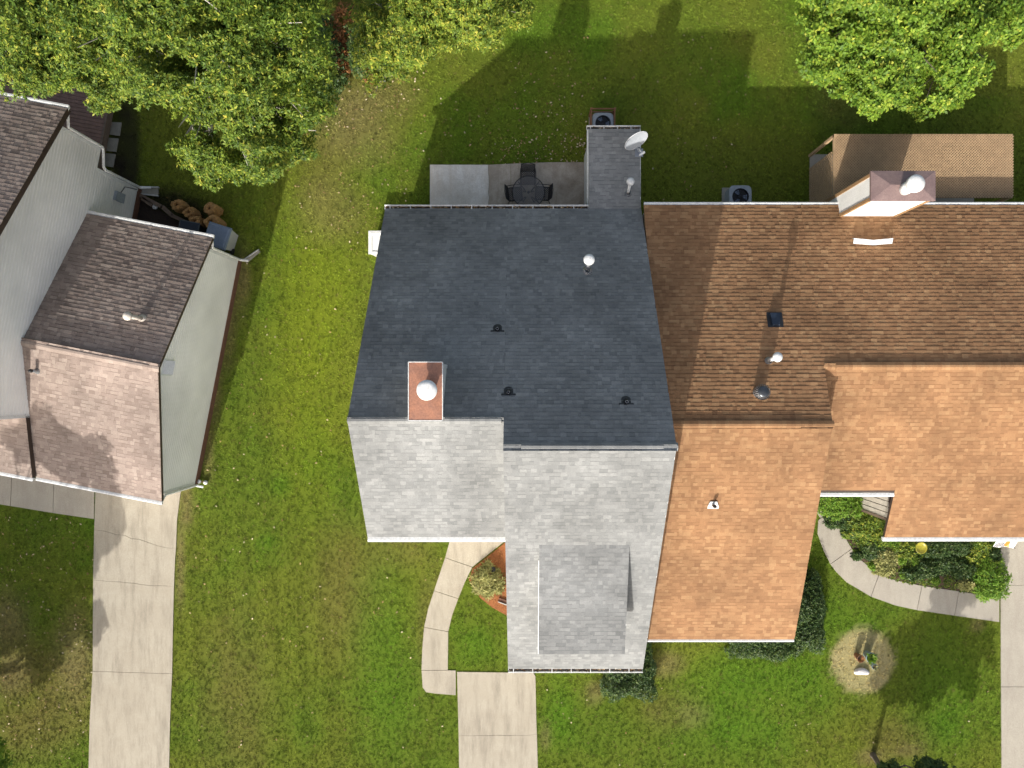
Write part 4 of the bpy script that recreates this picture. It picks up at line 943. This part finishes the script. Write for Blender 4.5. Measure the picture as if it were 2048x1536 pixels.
for i in range(4):
    for j in range(n): b.f.append((i*n+j, i*n+(j+1) % n, (i+1)*n+(j+1) % n, (i+1)*n+j)); b.t.append(.5)
tag(b.build('white_rock', M['stone'], None, True), 'pale white rock on the dry ring below the pots', 'rock')
yb = thing('yellow_bowl', W(1843, 1096, .55).xy.to_3d(), 'round yellow green birdbath bowl in the flower bed', 'bowl')
MB().lathe((0,0,.55), [(.235,.0),(.225,.01),(.19,-.03),(.10,-.06),(.001,-.065)], 32).lathe((0,0,.55), [(.235,0),(.2,-.05),(.1,-.09),(.001,-.1)], 32).build('bowl', M['yellow'], yb, True)
MB().lathe((0,0,0), [(.12,0),(.05,.05),(.035,.3),(.06,.47)], 14).build('stem', M['yellow'], yb, True)
fg = thing('garden_flag', W(2034, 1098).xy.to_3d(), 'orange, white and grey garden flag on a black pole by the driveway', 'flag'); fo = Vector(fg.location); ORG[fg.name] = tuple(fo)
pbase = W(2034, 1099, .0); ptop = W(2022, 1080, .55)+Vector((0,0,.5))
MB().tube([W(2030,1097,.1), W(2019,1078,.9)], .016, 8).build('pole', M['iron'], fg)
fl0 = W(1986, 1093, .75); fl1 = W(2026, 1096, .62); fu = (fl1-fl0); fvv = Vector((.02,.36,.25))
def fpt(u_, v_, o_=0.0): return fl0+fu*u_+fvv*v_+Vector((0,-.02,.03))*math.sin(u_*7)+Vector((0,-.3,.4))*o_
b = MB(); 
for i in range(10): b.quad(fpt(i/10,0), fpt((i+1)/10,0), fpt((i+1)/10,1), fpt(i/10,1))
b.build('cloth', M['flagw'], fg)
b = MB()
for r0 in (.10,.17,.24):
    for j in range(12):
        a = math.pi*j/12; a2 = math.pi*(j+1)/12; q_ = lambda a, r: fpt(.28+r*math.cos(a)*.9, r*math.sin(a)*2.4+.0, .012); b.quad(q_(a,r0), q_(a,r0+.035), q_(a2,r0+.035), q_(a2,r0))
b.build('printed_rings', M['flagd'], fg)
b = MB(); 
for j in range(10):
    a = 2*math.pi*j/10; a2 = 2*math.pi*(j+1)/10; b.add([fpt(.62,.45,.012), fpt(.62+.13*math.cos(a), .45+.40*math.sin(a), .012), fpt(.62+.13*math.cos(a2), .45+.40*math.sin(a2), .012)], [(0,1,2)])
b.build('printed_spot', M['flago'], fg)
MB().quad(fpt(.68,.02,.014), fpt(.80,.02,.014), fpt(.78,.30,.014), fpt(.70,.32,.014)).build('printed_patch', M['flagy'], fg)

# ------------------------------------------------------------------ trees and shrubs
def leaf_mesh(name, cents, norms, per, L_, wd, m, seed, spread=.9, droop=.25, tone0=.45, tonev=.22):
    """sprigs of pointed leaves radiating from each centre"""
    r = np.random.default_rng(seed); n = len(cents)*per
    c = np.repeat(cents, per, 0); nn = np.repeat(norms, per, 0)
    d = r.normal(size=(n, 3)); d -= (d*nn).sum(1, keepdims=True)*nn; d /= np.linalg.norm(d, axis=1, keepdims=True)+1e-9
    lift = r.uniform(-.35, .75, (n, 1)); d = d*spread+nn*lift; d[:, 2] -= droop*r.random(n); d /= np.linalg.norm(d, axis=1, keepdims=True)
    ln = (L_*r.uniform(.65, 1.25, (n, 1))); side = np.cross(d, nn); side /= np.linalg.norm(side, axis=1, keepdims=True)+1e-9
    tw = r.normal(0, .5, (n, 1)); up_ = np.cross(side, d); side = side*np.cos(tw)+up_*np.sin(tw)
    p0 = c+d*ln*.10; p1 = c+d*ln*.52+side*ln*wd; p2 = c+d*ln; p3 = c+d*ln*.52-side*ln*wd
    v = np.stack([p0, p1, p2, p3], 1).reshape(-1, 3)
    me = bpy.data.meshes.new(name); me.vertices.add(4*n); me.vertices.foreach_set('co', v.astype(np.float32).ravel())
    me.loops.add(4*n); me.loops.foreach_set('vertex_index', np.arange(4*n, dtype=np.int32)); me.polygons.add(n)
    me.polygons.foreach_set('loop_start', np.arange(0, 4*n, 4, dtype=np.int32)); me.polygons.foreach_set('loop_total', np.full(n, 4, np.int32))
    me.update(calc_edges=True); me.materials.append(m)
    ct = np.repeat(r.normal(0, .16, len(cents)), per); t = np.clip(tone0+ct+r.normal(0, tonev, n), 0, 1)
    a = me.attributes.new('tone', 'FLOAT', 'FACE'); a.data.foreach_set('value', t.astype(np.float32))
    return me
def crown_points(lobes, dens, seed, gap=.36, shell=.5):
    r = np.random.default_rng(seed); P_, N_ = [], []
    for (x, y, z, rad) in lobes:
        k = int(dens*rad*rad*12.6*.55)+6
        d = r.normal(size=(k, 3)); d[:, 2] = np.where(d[:, 2] < 0, d[:, 2]*.7, d[:, 2]); d /= np.linalg.norm(d, axis=1, keepdims=True)
        wob = 1+.22*np.sin(d[:, 0]*5+x*3)+.18*np.sin(d[:, 1]*6+y*2+d[:, 2]*4)
        q = (shell+(1-shell)*r.random(k)**.7)*rad*wob
        p = d*q[:, None]*np.array([1, 1, .62])+np.array([x, y, z])
        g = fnoise(p[:, 0]+p[:, 2]*.7, p[:, 1]+p[:, 2]*.3, 1.05, seed+50, 3); keep = g > gap+.10*(r.random(k)-.5)
        nn = d*.75+np.array([0, 0, .65]); nn /= np.linalg.norm(nn, axis=1, keepdims=True)
        P_.append(p[keep]); N_.append(nn[keep])
    return np.concatenate(P_), np.concatenate(N_)
def tree(name, base, r0, lobes, m, label, cat, dens, per, L_, wd, seed, group=None, fork=2.2, gap=.36, tone0=.45, barkm=None, twigs=0, droop=.25):
    base = Vector((base[0], base[1], 0)); o = thing(name, base, label, cat, group); rr = random.Random(seed)
    lob = [(x-base.x, y-base.y, z, r_) for x, y, z, r_ in lobes]
    cz = np.mean([l[2] for l in lob]); b = MB()
    tp = Vector((rr.uniform(-.2,.2), rr.uniform(-.2,.2), fork))
    b.tube([(0,0,-.2),(0,0,.15),(tp.x*.5,tp.y*.5,fork*.5),tp], [r0*1.5,r0*1.1,r0*.95,r0*.85], 12)
    b.build('trunk', barkm or M['bark'], o, True); br = MB()
    for (x, y, z, r_) in lob:
        e = Vector((x, y, z)); mid = tp.lerp(e, .5)+Vector((rr.uniform(-.4,.4), rr.uniform(-.4,.4), -.1*(e-tp).length)); 
        br.tube([tp-Vector((0,0,.1)), tp.lerp(mid,.5)+Vector((0,0,.05)), mid, mid.lerp(e,.6), e], [r0*.6,r0*.45,r0*.33,r0*.2,r0*.07], 7)
        for k in range(6):
            a = rr.uniform(0, 6.28); q = e+Vector((math.cos(a)*r_*.85, math.sin(a)*r_*.85, rr.uniform(-.1,.45)*r_)); s_ = mid.lerp(e, rr.uniform(.4, 1.0))
            br.tube([s_, s_.lerp(q,.5)+Vector((rr.uniform(-.12,.12), rr.uniform(-.12,.12), .08)), q], [r0*.16, r0*.10, .008], 5, False)
    br.build('branches', M['twig'] if twigs else (barkm or M['bark']), o, True)
    P_, N_ = crown_points(lob, dens, seed, gap)
    me = leaf_mesh('crown', P_, N_, per, L_, wd, m, seed+1, tone0=tone0, droop=droop); cr_ = bpy.data.objects.new('crown', me); C.objects.link(cr_); cr_.parent = o
    return o
def LP(*ls): return [(*W2(px, py, z), z, r_) for px, py, z, r_ in ls]
oak = LP((40,50,8,1.7),(150,80,8.5,1.9),(80,-60,8.5,2.4),(270,30,9.2,2.0),(240,120,7.2,1.1),(150,115,7,.85),(45,85,7.2,.85),(385,70,9.3,2.1),(500,60,9,2.0),(330,-70,10,2.6),(470,165,8.2,1.7),(560,195,7.3,1.35),(420,215,7.8,1.25),(490,275,6.8,1.2),(590,270,6.2,.85),(400,300,6.3,.75),(425,345,5.8,.55),(500,330,6,.6),(600,110,7.3,1.0),(530,-60,9,1.7),(205,195,6.6,.5),(-60,40,8,1.8))
tree('oak_tree', W2(430,90,0), .30, oak, M['leaf_oak'], 'large yellow tinged tree filling the upper left over the deck', 'tree', 165, 9, .125, .17, 101, fork=3.2, gap=.43, tone0=.36, twigs=1)
mid = LP((780,15,5.2,1.0),(775,70,5.6,1.15),(850,40,6.2,1.35),(930,25,6,1.15),(995,15,5.4,.8),(965,65,5.2,.6),(1035,20,5,.55),(920,-70,7,2.0),(790,120,5,.7),(750,165,4.6,.45),(840,95,5,.6),(840,-60,6.5,1.6))
tree('open_tree', W2(850,10,0), .18, mid, M['leaf_oak'], 'thinner tree at the top centre left of the house shadow', 'tree', 140, 8, .12, .17, 202, fork=2.2, gap=.40, tone0=.5, twigs=1)
map_ = LP((1700,60,5.8,1.45),(1800,90,6.4,1.65),(1900,60,6.4,1.55),(1885,160,5.3,.95),(1760,165,5.3,1.0),(1665,120,5,.8),(1640,30,5,.85),(1800,-50,7,2.2),(1955,140,5,.5),(1960,10,6,1.1),(2050,20,5.6,.95),(1835,195,4.8,.62),(1735,195,4.8,.5),(1690,-50,6,1.6),(1610,70,4.6,.3),(1690,175,4.6,.4),(1900,200,4.6,.35))
tree('maple_tree', W2(1800,60,0), .22, map_, M['leaf_maple'], 'bright green leafy tree at the upper right above the lattice shelter', 'tree', 170, 8, .145, .24, 303, fork=2.4, gap=.36, tone0=.46)
rtl = [(14.6,-16.6,3.0,1.3),(15.5,-16.2,2.9,1.15),(13.9,-16.3,2.6,1.0),(14.9,-17.4,3.6,1.2),(14.0,-14.95,1.75,.45),(15.5,-14.9,1.9,.6),(16.3,-15.2,2.2,.6),(15.0,-16.0,4.3,.9),(16.6,-16.6,3.0,.9)]
tree('small_dark_tree', (14.2, -15.15), .10, rtl, M['leaf_dark'], 'small dark leaved tree at the bottom edge of the right lawn', 'tree', 260, 7, .12, .24, 404, fork=1.25, gap=.42)
btl = [(-18.7,-10.6,8.0,1.2),(-19.6,-9.6,8.0,1.1),(-18.0,-11.6,7.4,.75),(-20.3,-14.2,2.7,.9),(-20.4,-11.8,3.2,.9),(-19.3,-15.2,3.0,.5),(-22.2,-15.4,3.4,1.1),(-21.3,-16.1,3.0,.9),(-23.4,-15.6,3.9,1.3),(-22.9,-14.4,3.0,1.0)]+[(x-1.1, y+.6, z, r_) for x, y, z, r_ in [(-21,-14.6,4.5,1.7),(-22.6,-14.0,4.8,1.7),(-20.3,-16.2,5.2,1.7),(-22.2,-16.6,5.8,1.9),(-19.5,-13.6,4.3,.95),(-21.0,-12.6,4.0,1.0),(-18.7,-14.6,4.6,.75),(-23.5,-12.4,4.4,1.3),(-20.2,-15.0,6.6,1.2),(-18.6,-13.1,3.8,.5),(-22.0,-13.6,6.4,1.2)]]
tree('corner_tree', (-24.0, -16.2), .2, btl, M['leaf_maple'], 'green tree just reaching in at the lower left corner', 'tree', 170, 7, .16, .25, 505, fork=2.2, gap=.33)

def shrub(name, c, rx, ry, h, m, label, cat='shrub', group=None, n=500, per=6, L_=.07, wd=.25, seed=1, boxy=2.0, tone0=.45, rz=0.0, droop=.1, z0=0.0):
    base = Vector((c[0], c[1], 0)); o = thing(name, base, label, cat, group, rz); r = np.random.default_rng(seed)
    d = r.normal(size=(n, 3)); d[:, 2] = np.abs(d[:, 2]); d /= np.linalg.norm(d, axis=1, keepdims=True)
    q = (np.abs(d)**(boxy*1.0)).sum(1)**(-1/boxy); s = (.55+.45*r.random(n)**.5)*(1+.10*np.sin(d[:, 0]*7+seed)+.08*np.sin(d[:, 1]*9))
    p = d*(q*s)[:, None]*np.array([rx, ry, h])+np.array([0, 0, z0+.02]); nn = d*.7+np.array([0, 0, .6]); nn /= np.linalg.norm(nn, axis=1, keepdims=True)
    me = leaf_mesh('foliage', p, nn, per, L_, wd, m, seed, tone0=tone0, droop=droop); f = bpy.data.objects.new('foliage', me); C.objects.link(f); f.parent = o
    b = MB(); rr = random.Random(seed)
    for k in range(7): a = rr.uniform(0, 6.28); b.tube([(0,0,-.03),(math.cos(a)*rx*.3, math.sin(a)*ry*.3, h*.4),(math.cos(a)*rx*.65, math.sin(a)*ry*.65, h*.75)], [.018,.012,.005], 5, False)
    b.build('stems', M['bark'], o); return o
shrub('boxwood_hedge', W2(1257,1344,.5), 1.12, 1.05, .95, M['leaf_dark'], 'clipped dark hedge at the lower right corner of the grey house', 'hedge', None, 3800, 6, .075, .3, 11, 5.0)
shrub('boxwood_hedge', W2(1618,1230,.5), .68, 1.55, .9, M['leaf_dark'], 'tall dark hedge beside the right eave of the orange garage', 'hedge', None, 3200, 6, .075, .3, 12, 4.0)
shrub('boxwood_hedge', W2(1535,1285,.4), 1.5, .72, .8, M['leaf_dark'], 'low dark hedge under the front eave of the orange garage', 'hedge', None, 2600, 6, .075, .3, 13, 3.5)
shrub('straw_shrub', W2(975,1165,.35), .62, .70, .55, M['leaf_straw'], 'pale yellow green shrub on orange pine straw beside the walk', 'shrub', None, 420, 7, .17, .10, 14, 2.0)
o = MB().prism(P((1010,1085),(945,1137),(938,1160),(960,1195),(985,1215),(1012,1230),(1030,1235),(1030,1085)), -.05, .022).build('pine_straw_bed', M['straw']); tag(o, 'orange pine straw bed between the walk and the garage', kind='structure'); NOGRASS.append(P((1010,1085),(945,1137),(938,1160),(960,1195),(985,1215),(1012,1230),(1030,1235),(1030,1085)))
st_ = MB()                                  # loose needles on the bed
bedp = P((1010,1085),(945,1137),(938,1160),(960,1195),(985,1215),(1012,1230),(1030,1235),(1030,1085))
for i in range(2600):
    p = W(random.uniform(936,1030), random.uniform(1085,1238), .02)
    if not in_poly(np.array([p.x]), np.array([p.y]), bedp)[0]: continue
    a = random.uniform(0, 6.28); l = random.uniform(.05,.11); d = Vector((math.cos(a), math.sin(a), random.uniform(-.1,.4)))*l; s_ = Vector((-math.sin(a), math.cos(a), 0))*.006
    p.z = .028; st_.quad(p-s_, p+s_, p+d+s_*.4, p+d-s_*.4, random.random())
tag(st_.build('pine_needles', M['leaf_rust']), 'loose orange pine needles strewn over the straw bed', 'pine straw', kind='stuff')
lt = thing('solar_light', W2(987,1135)+(0,), 'small dark path light standing in the pine straw', 'light'); MB().lathe((0,0,0), [(.02,0),(.02,.22),(.10,.24),(.11,.30),(.04,.33),(.001,.335)], 14).build('lamp', M['dark'], lt, True)
sk_ = thing('splash_block', W2(1003,1203)+(0,), 'brown splash block at the garage edge in the pine straw', 'splash block'); ORG[sk_.name] = tuple(sk_.location)
MB().bar(W(997,1199,.05), W(1018,1206,.05), .16, .06).build('tray', M['brick'], sk_); MB().bar(W(996,1203,.07), W(1018,1211,.07), .03, .10).build('rim', M['pale'], sk_)
shrub('russet_shrub', W2(690,45,.6), .8, 1.0, .9, M['leaf_rust'], 'rust orange shrub under the trees near the top edge', 'shrub', None, 260, 7, .13, .2, 15)
shrub('russet_shrub', W2(678,108,.8), .42, .55, .9, M['leaf_rust'], 'small rust orange shrub below the larger russet one', 'shrub', None, 160, 7, .13, .2, 16)
shrub('russet_shrub', W2(738,140,.6), .40, .32, .6, M['leaf_rust'], 'low rust orange shrub right of the other russet shrubs', 'shrub', None, 120, 7, .12, .2, 17)
shrub('understory_shrub', W2(735,75,1.6), 1.1, 1.2, 2.0, M['leaf_dark'], 'dark green shrub between the russet shrubs and the thin tree', 'shrub', None, 700, 7, .13, .22, 18)
shrub('understory_shrub', W2(640,110,1.2), .9, 1.7, 2.2, M['leaf_dark'], 'tall dark green shrub under the right side of the oak', 'shrub', None, 800, 7, .13, .22, 19)
# flower bed on the right
bed = P((1652,960),(1666,1027),(1678,1054),(1703,1097),(1722,1120),(1757,1149),(1791,1160),(1843,1171),(1917,1182),(1998,1195),(1998,1090),(2010,1040),(1660,950))
o = MB().prism(bed, -.05, .015).build('flower_bed', M['mulch']); o.data.materials[0] = mat('bed_soil', (.16,.105,.06), (.07,.045,.028), 4, .95, 40, bmp=.6); tag(o, 'brown soil flower bed in front of the orange house', kind='structure'); NOGRASS.append(bed)
gx, gy = np.random.default_rng(8).uniform(10, 19.8, 9000), np.random.default_rng(9).uniform(-9, -3.2, 9000)
gk = in_poly(gx, gy, bed) & (fnoise(gx, gy, 1.3, 77, 3) > .40); gx, gy = gx[gk], gy[gk]
gme = leaf_mesh('ground_cover', np.stack([gx, gy, .03+.12*fnoise(gx, gy, 2.2, 78, 2)], 1), np.tile([0., 0., 1.], (len(gx), 1)), 5, .09, .22, M['leaf_oak'], 79, tone0=.28)
gco = bpy.data.objects.new('ground_cover', gme); C.objects.link(gco); tag(gco, 'low leafy ground cover spreading between the bed plants', 'ground cover', kind='stuff')
plants = [(1682,1003,.85,.75,.8,'leaf_bright','feathery green plant in the corner beside the porch boards'),
 (1693,1026,.45,.25,.4,'leaf_straw','yellow green plant just below the porch corner'),
 (1680,1040,.55,.35,.45,'leaf_dark','dark leafy plant beside the walk joint near the porch'),
 (1730,1052,.75,.55,.55,'leaf_oak','broad olive bush in front of the porch step'),
 (1757,1074,.6,.45,.5,'leaf_oak','olive bush at the left end of the long eave'),
 (1702,1062,.30,.28,.3,'leaf_dark','small dark plant left of the olive bush'),
 (1716,1112,.18,.16,.2,'leaf_dark','tiny dark plant right at the bend of the walk'),
 (1748,1100,.42,.40,.4,'leaf_dark','dark rounded plant inside the bend of the walk'),
 (1772,1110,.5,.4,.35,'leaf_straw','dry straw coloured clump left of the yellow bowl'),
 (1806,1096,.5,.45,.45,'leaf_oak','olive bush just left of the yellow bowl'),
 (1880,1095,.6,.45,.5,'leaf_dark','dark bush just right of the yellow bowl'),
 (1920,1092,.55,.4,.45,'leaf_dark','dark bush under the long eave left of the flag'),
 (1965,1095,.5,.45,.5,'leaf_oak','olive bush under the long eave near the flag'),
 (1850,1140,.45,.35,.3,'leaf_dark','low dark plant below the yellow bowl'),
 (1895,1130,.5,.4,.35,'leaf_dark','low dark plant in the middle of the bed, right part'),
 (1935,1140,.45,.4,.35,'leaf_dark','low dark plant left of the round corner bush'),
 (1825,1150,.35,.22,.3,'leaf_dark','dark plant at the lower edge of the bed mid walk'),
 (1940,1170,.35,.2,.3,'leaf_straw','dry clump at the lower bed edge by the corner bush'),
 (1770,1138,.35,.25,.3,'leaf_straw','dry grassy clump at the bed edge by the second joint'),
 (1984,1110,.32,.30,.45,'leaf_dark','small dark bush at the driveway edge below the flag'),
 (1987,1162,.66,.80,.85,'leaf_bright','large round green bush in the bed corner at the driveway'),
 (1955,1120,.4,.35,.35,'leaf_oak','olive plant above the round corner bush'),
 (1785,1082,.4,.3,.4,'leaf_bright','green plant hugging the eave left of the bowl')]
for i, (px, py, rx, ry, h, lm, lb) in enumerate(plants):
    shrub('bed_plant', W2(px, py, h*.6), rx*1.22, ry*1.22, h, M[lm], lb, 'plant', 'plants in the flower bed', int(420*rx*ry/.2*.8)+120, 6, .10 if lm != 'leaf_straw' else .13, .2, 600+i, 2.0)
bright = [(1746,1134,'bright green clump beside the walk below the bend'),(1804,1122,'bright green clump left of two above the middle joint'),(1829,1124,'bright green clump straight below the yellow bowl'),(1808,1150,'bright green clump nearest the shaded walk edge'),(1907,1135,'bright green clump alone among dark plants on the right'),(1849,1145,'green clump right of the clump at the walk edge'),(1694,1070,'bright green clump by the upper walk edge'),(1872,1163,'green clump at the bed edge above the last joints')]
for i, (px, py, lb) in enumerate(bright): shrub('bright_clump', W2(px, py, .1), .19, .18, .2, M['leaf_bright'], lb, 'plant', 'bright clumps in the flower bed', 90, 6, .07, .22, 700+i, 2.0, .6)

# ------------------------------------------------------------------ grass and fallen leaves
def house_polys():
    out = [[(-5.1,6.2),(4.3,6.2),(4.3,-10.1),(-.55,-10.1),(-.55,-4.8),(-5.1,-4.8)], [(2.5,6.2),(4.3,6.2),(4.3,9.3),(2.5,9.3)],
           [(4.3,6.4),(24,6.4),(24,-5.3),(13.4,-5.3),(13.4,-3.6),(9.7,-3.6),(9.7,-9.1),(4.3,-9.1)]]
    out.append([tuple(e2w(*p)[:2]) for p in ((-26,5.2),(-16.8,4.9),(-16.8,2.75),(-12.25,2.75),(-12.25,-6.55),(-16.8,-6.55),(-26,-6.0))])
    out.append([tuple(e2w(*p)[:2]) for p in ((-26,10.7),(-18.5,10.7),(-18.5,4.8),(-26,4.8))])
    out.append([(-6.2,5.1),(-5.1,5.1),(-5.1,6.05),(-6.2,6.05)])
    return out
def grass():
    N_ = 190000; r = np.random.default_rng(5); x = r.uniform(-25, 24, N_); y = r.uniform(-19, 19, N_)
    keep = np.ones(N_, bool)
    for pl in NOGRASS+house_polys(): keep &= ~in_poly(x, y, pl)
    for bl in ((250,300,26,95,.3),(700,60,40,80,.6)): keep &= ~((pblob(x, y, *bl) > .5) & (r.random(N_) < .85))
    ring = pblob(x, y, 1725, 1322, 62, 66, .12) > .5; keep &= ~(ring & (r.random(N_) < .15))
    x = x[keep]; y = y[keep]; n = len(x)
    col = lawn_colour(x, y)*(.50+1.0*r.random((n, 1))); blade = r.random(n) < .05; col[blade] = col[blade]*.5+np.array((.27,.21,.08))*.5
    sc = r.uniform(.7, 1.3, n)*(1-.2*ring[keep])
    me = bpy.data.meshes.new('lawn_grass'); me.from_pydata(np.stack([x, y, np.zeros(n)], 1).tolist(), [], [])
    a = me.attributes.new('gcol', 'FLOAT_COLOR', 'POINT'); a.data.foreach_set('color', np.concatenate([col, np.ones((n, 1))], 1).astype(np.float32).ravel())
    a = me.attributes.new('gsc', 'FLOAT', 'POINT'); a.data.foreach_set('value', sc.astype(np.float32))
    o = bpy.data.objects.new('lawn_grass', me); C.objects.link(o); tag(o, 'short mown grass of the lawns', 'grass', kind='stuff')
    m, t, bs = nodes('grass_blade'); at = t.nodes.new('ShaderNodeAttribute'); at.attribute_type = 'INSTANCER'; at.attribute_name = 'gcol'
    t.links.new(at.outputs['Color'], bs.inputs['Base Color']); bs.inputs['Roughness'].default_value = .7; bs.inputs['Specular IOR Level'].default_value = .2
    tr = t.nodes.new('ShaderNodeBsdfTranslucent'); t.links.new(at.outputs['Color'], tr.inputs[0]); mx = t.nodes.new('ShaderNodeMixShader'); mx.inputs[0].default_value = .3
    t.links.new(bs.outputs[0], mx.inputs[1]); t.links.new(tr.outputs[0], mx.inputs[2]); t.links.new(mx.outputs[0], t.nodes['Material Output'].inputs[0])
    b = MB(); rr = random.Random(9)
    for k in range(20):
        a_ = rr.uniform(0, 6.28); q = rr.uniform(0, .06); p = Vector((q*math.cos(a_), q*math.sin(a_), -.004)); f = rr.uniform(0, 6.28); hh = rr.uniform(.015, .045); ln = rr.uniform(.02, .06)
        s_ = Vector((math.cos(f), math.sin(f), 0))*.0085; tip = p+Vector((math.cos(f+1.3)*ln, math.sin(f+1.3)*ln, hh)); b.add([p-s_, p+s_, tip], [(0,1,2)])
    tuft = b.mesh('grass_tuft', m)
    ng = bpy.data.node_groups.new('grass_scatter', 'GeometryNodeTree')
    ng.interface.new_socket('Geometry', in_out='INPUT', socket_type='NodeSocketGeometry'); ng.interface.new_socket('Geometry', in_out='OUTPUT', socket_type='NodeSocketGeometry')
    nd = ng.nodes; gi = nd.new('NodeGroupInput'); go = nd.new('NodeGroupOutput'); m2p = nd.new('GeometryNodeMeshToPoints'); ip = nd.new('GeometryNodeInstanceOnPoints')
    oi = nd.new('GeometryNodeObjectInfo'); rv = nd.new('FunctionNodeRandomValue'); rv.data_type = 'FLOAT_VECTOR'; rv.inputs[0].default_value = (0,0,0); rv.inputs[1].default_value = (.25,.25,6.283)
    na = nd.new('GeometryNodeInputNamedAttribute'); na.data_type = 'FLOAT'; na.inputs[0].default_value = 'gsc'
    to = bpy.data.objects.new('grass_tuft', tuft); bpy.data.objects['lawn_grass'].users_collection[0].objects.link(to); to.parent = o; to.location = (0, 0, -.5); to['kind'] = 'stuff'
    oi.inputs['Object'].default_value = to; oi.transform_space = 'ORIGINAL'
    L = ng.links; L.new(gi.outputs[0], m2p.inputs[0]); L.new(m2p.outputs[0], ip.inputs['Points']); L.new(oi.outputs['Geometry'], ip.inputs['Instance'])
    L.new(rv.outputs[0], ip.inputs['Rotation']); L.new(na.outputs[0], ip.inputs['Scale']); L.new(ip.outputs[0], go.inputs[0])
    md = o.modifiers.new('scatter', 'NODES'); md.node_group = ng
grass()
def fallen():
    b = MB(); rr = random.Random(17); zones = [(880,190,1180,330,90),(1000,270,1175,330,90),(1090,60,1500,400,110),(560,200,860,500,130),(380,500,700,1500,170),(0,1020,190,1530,260),(1070,1350,1990,1530,50),(640,60,860,260,160),(740,1080,900,1530,35),(1010,100,1200,330,90)]
    hp = house_polys()+NOGRASS[:]
    for x0, y0, x1, y1, n in zones:
        for i in range(n):
            p = W(rr.uniform(x0, x1), rr.uniform(y0, y1), .05)
            if any(in_poly(np.array([p.x]), np.array([p.y]), pl)[0] for pl in hp): continue
            a = rr.uniform(0, 6.28); s_ = rr.uniform(.022, .055); u_ = Vector((math.cos(a), math.sin(a), rr.uniform(-.3,.3)))*s_; v_ = Vector((-math.sin(a), math.cos(a), rr.uniform(-.3,.3)))*s_*.6
            p.z = .055; b.add([p-u_, p+v_, p+u_, p-v_, p+Vector((0,0,.012))], [(0,1,4),(1,2,4),(2,3,4),(3,0,4)], min(1, max(0, rr.gauss(.6,.28))))
    tag(b.build('fallen_leaves', M['leaf_dry']), 'small dry leaves scattered over the lawns', 'leaves', kind='stuff')
fallen()
